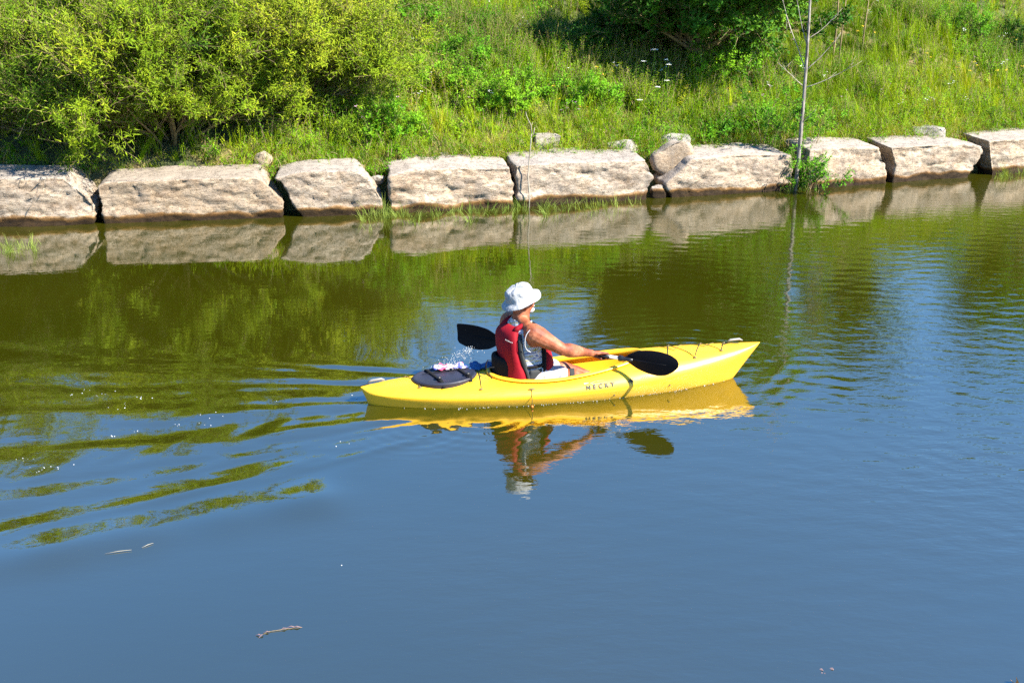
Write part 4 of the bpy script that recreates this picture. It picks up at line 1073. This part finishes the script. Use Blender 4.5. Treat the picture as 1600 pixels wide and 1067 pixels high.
m, n, l, p = newmat('striped_shirt'); tc = n.new('ShaderNodeTexCoord')
mp = n.new('ShaderNodeMapping'); mp.inputs['Rotation'].default_value = (0, R(14), 0); mp.inputs['Scale'].default_value = (1.5, 1, 15); l.new(tc.outputs['Object'], mp.inputs[0])
t = tex(n, l, 'Noise', 2.6, mp.outputs[0], Detail=2)
r = ramp(n, [(0, (.44, .45, .48)), (.36, (.08, .11, .26)), (.42, (.44, .45, .48)), (.49, (.30, .25, .06)), (.53, (.44, .45, .48)), (.58, (.10, .12, .26)), (.62, (.44, .45, .48))], 'CONSTANT'); l.new(t.outputs[0], r.inputs[0])
l.new(r.outputs[0], p.inputs['Base Color']); setp(p, Roughness=.85); t2 = tex(n, l, 'Noise', 9, tc.outputs['Object'], Detail=3); bump(n, l, t2.outputs[0], p, .7, .02); M['shirt'] = m
M['shorts'] = clothmat('patterned_shorts', [(0, (.33, .32, .31)), (.43, (.40, .13, .10)), (.46, (.34, .33, .32)), (.54, (.10, .12, .28)), (.57, (.34, .33, .32))], 26)

PS = Vector((-.28, 0, .09))     # where he sits, in kayak coordinates
man = yk_empty('person', PS.x, PS.y, PS.z, 'man paddling in a white bucket hat and red life vest', 'person')
man['label'] = 'man in a white bucket hat, striped tank top and red life vest gripping the paddle'
def L3(p): return Vector(p) - PS
TZ = [.10, .16, .28, .42, .52, .58, .63, .67]
TC = [-.27, -.27, -.255, -.285, -.305, -.31, -.31, -.305]
TA = [.13, .145, .150, .138, .118, .10, .075, .05]
TB = [.165, .175, .172, .182, .188, .172, .115, .058]
TPH = [0, 2, 6, 13, 17, 19, 19, 19]
def T(th, z, off=0.0):
    c = np.interp(z, TZ, TC); a = np.interp(z, TZ, TA) + off; b = np.interp(z, TZ, TB) + off; ph = R(float(np.interp(z, TZ, TPH)))
    x, y = a * math.copysign(abs(math.cos(th)) ** .9, math.cos(th)), b * math.copysign(abs(math.sin(th)) ** .9, math.sin(th))
    return Vector((c + x * math.cos(ph) - y * math.sin(ph), x * math.sin(ph) + y * math.cos(ph), z))
# skeleton points
SHr, SHl = Vector((-.245, -.195, .585)), Vector((-.365, .19, .58))
ELr, WRr = Vector((-.015, -.265, .455)), Vector((.255, -.165, .372))
HR = PR + (PL - PR) * .255; HL = PR + (PL - PR) * .60
ELl, WRl = Vector((-.36, .40, .375)), HL + Vector((-.085, .02, .035))
HC = Vector((-.295, .012, .790)); HYAW = R(14)
Mh = Matrix.Rotation(HYAW, 3, 'Z') @ Matrix.Rotation(R(-7), 3, 'Y')
def hp(x, y, z): return HC + Mh @ Vector((x, y, z))
mb = MB()
def chain(pts, rad, m_=None):
    (m_ or mb).tube([L3(p) for p in pts], rad, 14); (m_ or mb).ell(L3(pts[0]), (rad[0],) * 3, None, 14, 8); (m_ or mb).ell(L3(pts[-1]), (rad[-1],) * 3, None, 14, 8)
def limb(a, b, prof):
    a, b = Vector(a), Vector(b); chain([a + (b - a) * t for t, r in prof], [r for t, r in prof])
# torso as a lofted solid
V = []; F = []; zs_ = np.linspace(.10, .665, 18); nt_ = 28
for z in zs_:
    for k in range(nt_): V.append(L3(T(2 * math.pi * k / nt_, z, -.004)))
for j in range(17):
    for k in range(nt_): F.append((j * nt_ + k, j * nt_ + (k + 1) % nt_, (j + 1) * nt_ + (k + 1) % nt_, (j + 1) * nt_ + k))
F.append(tuple(range(nt_ - 1, -1, -1))); F.append(tuple(17 * nt_ + k for k in range(nt_))); mb.add(V, F)
limb((-.31, 0, .60), (-.298, .008, .745), [(0, .080), (.4, .070), (1, .066)])
for S_ in (SHr, SHl):
    limb((-.31, S_.y * .25, .655), S_, [(0, .045), (.6, .052), (1, .062)])
# right arm (near, reaching forward) and left arm (far, elbow bent)
def arm(S_, E_, W_):
    limb(S_, E_, [(0, .082), (.22, .081), (.5, .066), (.8, .055), (1, .052)])
    limb(E_, W_, [(0, .050), (.22, .060), (.45, .052), (.8, .034), (1, .030)])
arm(SHr, ELr, WRr); arm(SHl, ELl, WRl)
mb.ell(L3(SHr + Vector((.01, -.012, -.03))), (.075, .062, .085)); mb.ell(L3(SHl + Vector((0, .01, -.03))), (.07, .06, .08))
mb.ell(L3(ELr + Vector((-.01, -.02, -.022))), (.028, .026, .024))
def hand(W_, H_, fwd):
    """palm over the shaft, four fingers curled round it, thumb closing from below"""
    ax = pa; b = Vector((-ax.y, ax.x, 0)).normalized()
    if b.dot(fwd) < 0: b = -b
    upv = ax.cross(b); upv = upv if upv.z > 0 else -upv
    off = [-.034, -.011, .012, .034]; fl = [.92, 1.0, .97, .82]
    if fwd.y < 0: fl = fl[::-1]
    kn = [H_ + ax * o + upv * .030 - b * .010 for o in off]
    for o, K in zip(off, kn):
        limb(W_, K, [(0, .020), (.45, .0165), (.8, .0145), (1, .0118)])
    mb.ell(L3((W_ + (kn[1] + kn[2]) / 2) / 2), (.034, .036, .017))
    for o, f_ in zip(off, fl):
        pts = [H_ + ax * o + (b * math.cos(t) + upv * math.sin(t)) * .0265 for t in np.linspace(R(105), R(105 - 215 * f_), 9)]
        chain(pts, [.0108, .0106, .0102, .0100, .0098, .0094, .0090, .0085, .0078])
    tb = W_ + (H_ - W_) * .35 + ax * -.028 + upv * -.006
    tp = [tb, tb + (H_ - tb) * .45 + ax * -.030 - upv * .014, H_ + ax * -.030 - b * .024 - upv * .012, H_ + ax * -.006 - b * .014 - upv * .026]
    chain(tp, [.0165, .0142, .0125, .0098])
hand(WRr, HR, Vector((1, .3, 0))); hand(WRl, HL, Vector((1, .3, 0)))
# head
mb.ell(L3(hp(-.008, 0, .02)), (.099, .078, .098), Mh, 20, 14); mb.ell(L3(hp(.030, 0, -.035)), (.062, .060, .072), Mh, 18, 12)
mb.ell(L3(hp(.056, 0, -.082)), (.032, .034, .024), Mh); mb.ell(L3(hp(-.03, 0, -.055)), (.062, .062, .06), Mh)
mb.ell(L3(hp(.098, 0, -.022)), (.020, .013, .022), Mh, 10, 8); mb.ell(L3(hp(.088, 0, .0)), (.010, .009, .026), Mh, 10, 8)
mb.ell(L3(hp(.083, .03, .018)), (.014, .022, .010), Mh); mb.ell(L3(hp(.083, -.03, .018)), (.014, .022, .010), Mh)
mb.ell(L3(hp(.084, 0, -.062)), (.012, .024, .009), Mh); mb.ell(L3(hp(.062, -.04, -.03)), (.024, .020, .022), Mh); mb.ell(L3(hp(.062, .04, -.03)), (.024, .020, .022), Mh)
for sg in (-1, 1): mb.ell(L3(hp(-.004, sg * .081, -.018)), (.020, .010, .031), Mh, 12, 8)
# legs
HIPr, HIPl = Vector((-.22, -.10, .165)), Vector((-.22, .10, .165)); KNr, KNl = Vector((.125, -.165, .185)), Vector((.10, .13, .145))
ANr, ANl = Vector((.40, -.10, .035)), Vector((.42, .09, .035))
for H_, K_, A_ in ((HIPr, KNr, ANr), (HIPl, KNl, ANl)):
    limb(H_, K_, [(0, .088), (.4, .080), (.8, .062), (1, .056)]); limb(K_, A_, [(0, .052), (.3, .055), (.8, .038), (1, .034)])
    limb(A_, A_ + Vector((.11, 0, .05)), [(0, .034), (.5, .032), (1, .024)])
me = mb.mesh('body', [M['skin']]); body = link('body', me, man)
bake(body, [('REMESH', dict(mode='VOXEL', voxel_size=.0052, adaptivity=0)), ('SMOOTH', dict(factor=.5, iterations=5))])
# eyes, beard
for sg in (-1, 1): mb = MB(); mb.ell(L3(hp(.084, sg * .029, .004)), (.010, .011, .010), Mh, 10, 8); mb.build('eye', M['whitetrim'], man)
mb = MB(); mb.ell(L3(hp(.070, 0, -.084)), (.026, .032, .024), Mh); mb.ell(L3(hp(.092, 0, -.050)), (.012, .028, .008), Mh)
for sg in (-1, 1): mb.ell(L3(hp(.060, sg * .034, -.072)), (.030, .014, .022), Mh)
me = mb.mesh('beard', [M['whitetrim']]); bd = link('beard', me, man); bake(bd, [('REMESH', dict(mode='VOXEL', voxel_size=.004)), ('SMOOTH', dict(factor=.5, iterations=2))])
# tank top
def shell(name, mat, z0, z1, off, nz=20, nt=60, parent=man, closed_top=False, folds=.006):
    V = []; F = []
    for z in np.linspace(z0, z1, nz):
        for k in range(nt):
            th = 2 * math.pi * k / nt; w = folds * noise.noise(Vector((math.cos(th) * 2.4, math.sin(th) * 2.4, z * 16)))
            V.append(L3(T(th, z, off + w)))
    for j in range(nz - 1):
        for k in range(nt): F.append((j * nt + k, j * nt + (k + 1) % nt, (j + 1) * nt + (k + 1) % nt, (j + 1) * nt + k))
    m_ = MB(); m_.add(V, F); return m_.build(name, M[mat], parent)
shirt = shell('tank_top', 'shirt', .10, .650, .010, 26)
for S_, E_ in ((SHr, ELr),):
    # bound edge of the armhole
    d = (E_ - S_).normalized() * .45 + Vector((0, math.copysign(1, S_.y), .0)) * .9 + Vector((0, 0, .12)); d.normalize(); a = d.orthogonal().normalized(); b = d.cross(a); m_ = MB()
    c = S_ + Vector((0, 0, -.045)) + d * .026
    pts = []
    for t in np.linspace(0, 2 * math.pi, 29): q = a * math.cos(t) + b * math.sin(t); pts.append(L3(c + q * (.093 + .016 * abs(q.z))))
    m_.tube(pts, .0034, 7, 0, False); m_.build('armhole_trim', M['whitetrim'], shirt)
m_ = MB(); m_.tube([L3(T(2 * math.pi * k / 24, .640 - .012 * math.cos(2 * math.pi * k / 24), .006)) for k in range(25)], .006, 7, 0, False); m_.build('collar', M['whitetrim'], shirt)
# life vest panels
def panel(name, mat, z0, z1, ta, tb, thick, parent, off=.014, nz=18, nt=22, edge=2.6):
    """padded panel between angle curves ta(z), tb(z) (degrees), rounded at its rim"""
    V = []; F = []
    for lay in (0, 1):
        for j in range(nz + 1):
            g_ = j / nz; z = z0 + (z1 - z0) * g_
            for k in range(nt + 1):
                h = k / nt; th = R(ta(z) + (tb(z) - ta(z)) * h)
                e = (1 - abs(2 * g_ - 1) ** (edge * 2.2)) ** .5 * (1 - abs(2 * h - 1) ** (edge * 2.2)) ** .5
                V.append(L3(T(th, z, off + (thick * (.25 + .75 * e) if lay else -.004))))
    w = nt + 1; n0 = (nz + 1) * w
    for j in range(nz):
        for k in range(nt):
            a = j * w + k; F.append((n0 + a, n0 + a + 1, n0 + a + w + 1, n0 + a + w)); F.append((a, a + w, a + w + 1, a + 1))
    for j in range(nz):
        for k in (0, nt): a = j * w + k; F.append((a, a + w, n0 + a + w, n0 + a) if k == nt else (a, n0 + a, n0 + a + w, a + w))
    for k in range(nt):
        for j in (0, nz): a = j * w + k; F.append((a, a + 1, n0 + a + 1, n0 + a) if j == 0 else (a, n0 + a, n0 + a + 1, a + 1))
    m_ = MB(); m_.add(V, F); return m_.build(name, M[mat], parent)
ed = lambda z: float(np.interp(z, [.11, .16, .24, .32, .42, .54, .62], [93, 96, 106, 120, 130, 137, 146]))
vest = panel('life_vest', 'red', .13, .615, lambda z: ed(z), lambda z: 360 - ed(z), .066, man)
for sg in (-1, 1):
    p0 = panel('side_edge', 'grey', .15, .57, lambda z: sg * (ed(z) - (11 if z > .3 else 7)), lambda z: sg * (ed(z) + 1), .036, vest, nt=8)
    p1 = panel('front_panel', 'red', .155, .50, lambda z: sg * 4, lambda z: sg * float(np.interp(z, [.15, .3, .5], [60, 56, 40])), .055, vest)
    p2 = panel('panel_edge', 'fabric_black', .155, .49, lambda z: sg * float(np.interp(z, [.15, .3, .5], [60, 56, 40])), lambda z: sg * (float(np.interp(z, [.15, .3, .5], [60, 56, 40])) + 6), .03, vest, nt=6)
    # shoulder strap from back panel over to the front
    pts = [T(sg * R(152), .585, .03), T(sg * R(142), .612, .022), T(sg * R(112), .635, .016), T(sg * R(70), .63, .016), T(sg * R(46), .585, .02), T(sg * R(34), .50, .035)]
    m_ = MB(); m_.tube([L3(p) for p in pts], [.026, .024, .022, .020, .020, .020], 10); st_ = m_.build('shoulder_strap', M['red'], vest)
    m_ = MB(); m_.tube([L3(p + Vector((0, 0, .012)) + Vector((.012, 0, 0))) for p in pts[2:]], [.013] * 4, 8); m_.build('strap_webbing', M['fabric_black'], vest)
def band(z, off, h, mat, name, t0=-140, t1=-30, zslope=0.):
    V = []; F = []; k_ = 24
    for i in range(k_ + 1):
        th = R(t0 + (t1 - t0) * i / k_); zz = z + zslope * i / k_
        for a, b in ((off, -h / 2), (off + .004, -h / 2), (off + .004, h / 2), (off, h / 2)): p = T(th, zz, a); V.append(L3(Vector((p.x, p.y, zz + b))))
    F = [(i * 4 + q, i * 4 + (q + 1) % 4, i * 4 + 4 + (q + 1) % 4, i * 4 + 4 + q) for i in range(k_) for q in range(4)]
    m_ = MB(); m_.add(V, F); m_.build(name, M[mat], vest)
for sg in (-1, 1):
    band(.285, .022, .026, 'fabric_black', 'waist_strap', sg * 125, sg * 45, .02); band(.165, .024, .022, 'fabric_black', 'waist_strap', sg * 105, sg * 40, .01)
panel('side_flap', 'grey', .175, .265, lambda z: -98, lambda z: -62, .012, vest, off=.016, nz=8, nt=10)
panel('side_flap', 'whitetrim', .17, .27, lambda z: -66, lambda z: -52, .014, vest, off=.017, nz=8, nt=6)
panel('back_pad', 'fabric_black', .11, .30, lambda z: 150 - 200 * (z - .11) * .3, lambda z: 212, .07, vest, nz=8, nt=12)
# small white brand word on the back, too small to read: short strokes
for i, w_ in enumerate((.008, .006, .009, .005, .008, .006)):
    th = R(-163 + i * 3.4); p = T(th, .525 - .0016 * i, .083); m_ = MB(); m_.box(L3(p), (.003, w_ * .8, .010), Matrix.Rotation(R(-163 + 19 + i * 3), 3, 'Z')); m_.build('letter_mark', M['whitetrim'], vest)
# shorts
mb = MB()
for H_, K_ in ((HIPr, KNr), (HIPl, KNl)): limb(H_, H_ + (K_ - H_) * .62, [(0, .105), (.5, .100), (.8, .093), (1, .092)])
mb.ell(L3((-.26, 0, .15)), (.15, .185, .075))
me = mb.mesh('shorts', [M['shorts']]); so = link('shorts', me, man); bake(so, [('REMESH', dict(mode='VOXEL', voxel_size=.008)), ('SMOOTH', dict(factor=.5, iterations=3))])
m_ = MB(); d = (KNr - HIPr).normalized(); c = HIPr + (KNr - HIPr) * .92; m_.tube([L3(c - d * .018), L3(c + d * .018)], [.064, .061], 20, 0, False); kb = m_.build('knee_band', M['grey'], man)
# bucket hat
prof = [(.164, -.028), (.159, -.022), (.142, -.010), (.119, .000), (.115, .007), (.114, .020), (.112, .038), (.108, .062), (.100, .080), (.084, .091), (.05, .097), (.02, .096), (.001, .095)]
Mt = Matrix.Rotation(HYAW, 3, 'Z') @ Matrix.Rotation(R(-21), 3, 'Y'); hc = hp(-.014, 0, .048)
V = []; F = []; nt = 56
for j, (r_, z) in enumerate(prof):
    for k in range(nt):
        a = 2 * math.pi * k / nt; w = 0
        if j < 4: w = .007 * math.sin(3 * a + .7) * (4 - j) / 4 + .004 * math.sin(5 * a + 2) * (4 - j) / 4 - .010 * abs(math.sin(a)) * (4 - j) / 4
        dn = noise.noise(Vector((math.cos(a) * 3, math.sin(a) * 3, z * 30))) * .008 * (1 if 5 < j < 12 else .4)
        rr_ = r_ + dn; p = Vector((rr_ * 1.06 * math.cos(a), rr_ * .95 * math.sin(a), z + w + (dn * .8 if j > 7 else 0))); V.append(L3(hc + Mt @ p))
for j in range(len(prof) - 1):
    for k in range(nt): F.append((j * nt + k, j * nt + (k + 1) % nt, (j + 1) * nt + (k + 1) % nt, (j + 1) * nt + k))
F.append(tuple((len(prof) - 1) * nt + k for k in range(nt)))
m_ = MB(); m_.add(V, F); hat = m_.build('bucket_hat', M['hatw'], man); bake(hat, [('SOLIDIFY', dict(thickness=.004, offset=-1)), ('SUBSURF', dict(levels=1, render_levels=1))])
for k in range(2):
    m_ = MB(); a = R(-98 + k * 16); m_.ell(L3(hc + Mt @ Vector((.106 * math.cos(a), .098 * math.sin(a), .058))), (.004, .004, .004), None, 8, 6); m_.build('eyelet', M['grey'], hat)

# ------------------------------------------------------------------ drips, foam, floating bits
m, n, l, p = newmat('water_drop'); setp(p, Roughness=.03, IOR=1.4); p.inputs['Base Color'].default_value = (.85, .9, .95, 1); p.inputs['Transmission Weight'].default_value = .55; M['drop'] = m
rr = random.Random(3); mb = MB(); a0 = PL + Vector((-.06, 0, -.10))
for i in range(260):
    t = rr.random() ** .8; wd = .02 + .06 * t
    c = a0 + Vector((-.27 * t - .06 * t * t + rr.gauss(0, wd), rr.gauss(0, .03), -.20 * t ** 1.5 + rr.gauss(0, .012)))
    if rr.random() < .25: c = a0 + Vector((-.02 + rr.gauss(0, .05), rr.gauss(0, .03), -rr.random() * .15))
    if c.z < .002: continue
    r_ = rr.uniform(.0010, .0034); mb.ell(Vector(k2w(c.x, c.y, c.z)) , (r_, r_, r_ * rr.uniform(1.2, 4.5)), Matrix.Rotation(rr.uniform(0, .7), 3, 'Y'), 6, 4)
dp = mb.build('paddle_drips', M['drop']); tag(dp, 'spray of water drops streaming off the raised far paddle blade', 'water spray', kind='stuff')
mb = MB()
def foam(px, row, sp, n_, r0=.002, r1=.006):
    for _ in range(n_):
        w = on_water(px + rr.gauss(0, sp), row + rr.gauss(0, sp * .28)); r_ = rr.uniform(r0, r1); mb.ell((w.x, w.y, water_z(w.x, w.y) + .0015), (r_, r_, r_ * .5), None, 7, 4)
for px, row, sp, n_ in ((190, 636, 10, 6), (222, 622, 8, 5), (278, 662, 3, 3), (213, 672, 4, 3), (176, 680, 3, 3), (40, 716, 8, 5), (60, 733, 12, 7), (90, 728, 10, 5), (130, 615, 20, 7), (160, 615, 10, 4), (330, 650, 16, 4), (325, 662, 14, 3), (433, 626, 3, 1), (535, 690, 10, 3), (548, 620, 6, 2),
                        (535, 883, 1, 1)): foam(px, row, sp, n_)
for i in range(70):      # bubbles along the hull's waterline
    s_ = rr.uniform(-.9, .93); z0 = surf(s_, -.4)
    zt = min((abs(surf(s_, -q_).z), q_) for q_ in np.linspace(.1, .9, 17))[1]; q0 = surf(s_, -zt)
    w = k2w(q0.x, q0.y - .004 - abs(rr.gauss(0, .012)), .003); r_ = rr.uniform(.0018, .0045) * (1.3 if s_ > .75 else 1); mb.ell(w, (r_, r_, r_ * .7), None, 6, 4)
fm_ = mb.build('foam_bubbles', M['drop']); tag(fm_, 'tiny bubbles and foam floating in the wake', 'foam', kind='stuff')
M['pinkleaf'] = plain('faded_leaf', (.13, .085, .085), .8); M['straw'] = plain('pale_straw', (.25, .23, .17), .7); M['orangeleaf'] = plain('orange_leaf', (.45, .22, .05), .6)
w = on_water(438, 985); o = empty('floating_twig', w, 0, 'small withered twig with pinkish leaves floating in the near water', 'twig')
mb = MB(); mb.tube([(-.10, -.05, .002), (-.06, -.015, .005), (0, .0, .006), (.06, .02, .004), (.11, .028, .003)], [.001, .0018, .0018, .0012, .0006], 5); mb.build('stem', M['twig'], o)
for (x, y, dx, dy, L_) in ((.0, .0, .8, .4, .05), (.03, .02, 1, .25, .06), (.06, .02, 1, .2, .06), (-.05, -.02, -.9, -.1, .04), (-.08, -.04, -.5, -.8, .04), (-.09, -.05, -1, .1, .035)):
    mb = MB(); leaf(mb, Vector((x, y, .006)), Vector((dx, dy, .12)), Vector((0, 0, 1)), L_, .012); mb.build('leaf', M['pinkleaf'], o, False)
for (p0, p1, lb) in (((164, 868), (206, 862), 'longer pale straw stem floating in the near water at left'), ((222, 858), (240, 851), 'short pale straw stem right behind the longer floating one')):
    a, b = on_water(*p0), on_water(*p1); mb = MB(); c = (a + b) / 2
    mb.tube([a - c + Vector((0, 0, .001)), Vector((0, .004, .003)), b - c + Vector((0, 0, .002))], [.0008, .0022, .001], 5); o = mb.build('floating_straw', M['straw']); o.location = (c.x, c.y, water_z(c.x, c.y) + .003); tag(o, lb, 'straw', 'straw stems floating in the near water')
w = on_water(1586, 1069); mb = MB(); leaf(mb, Vector((0, 0, 0)), Vector((.25, .1, 1)), Vector((1, 0, .2)), .045, .03); leaf(mb, Vector((-.012, 0, 0)), Vector((-.2, .1, 1)), Vector((1, 0, .2)), .03, .02)
o = mb.build('floating_leaf', M['orangeleaf'], None, False); o.location = w; tag(o, 'curled orange leaf standing out of the water at the bottom right', 'leaf')
w = on_water(1292, 1046); mb = MB()
for (x, y, dx, dy, L_) in ((-.05, 0, 1, .05, .06), (0, .01, 1, -.1, .07), (-.02, -.01, -.3, -1, .04)): leaf(mb, Vector((x, y, -.004)), Vector((dx, dy, 0.05)), Vector((0, 0, 1)), L_, .02)
o = mb.build('sunken_leaf', M['pinkleaf'], None, False); o.location = w; tag(o, 'dull waterlogged leaf just breaking the surface near the bottom edge', 'leaf')
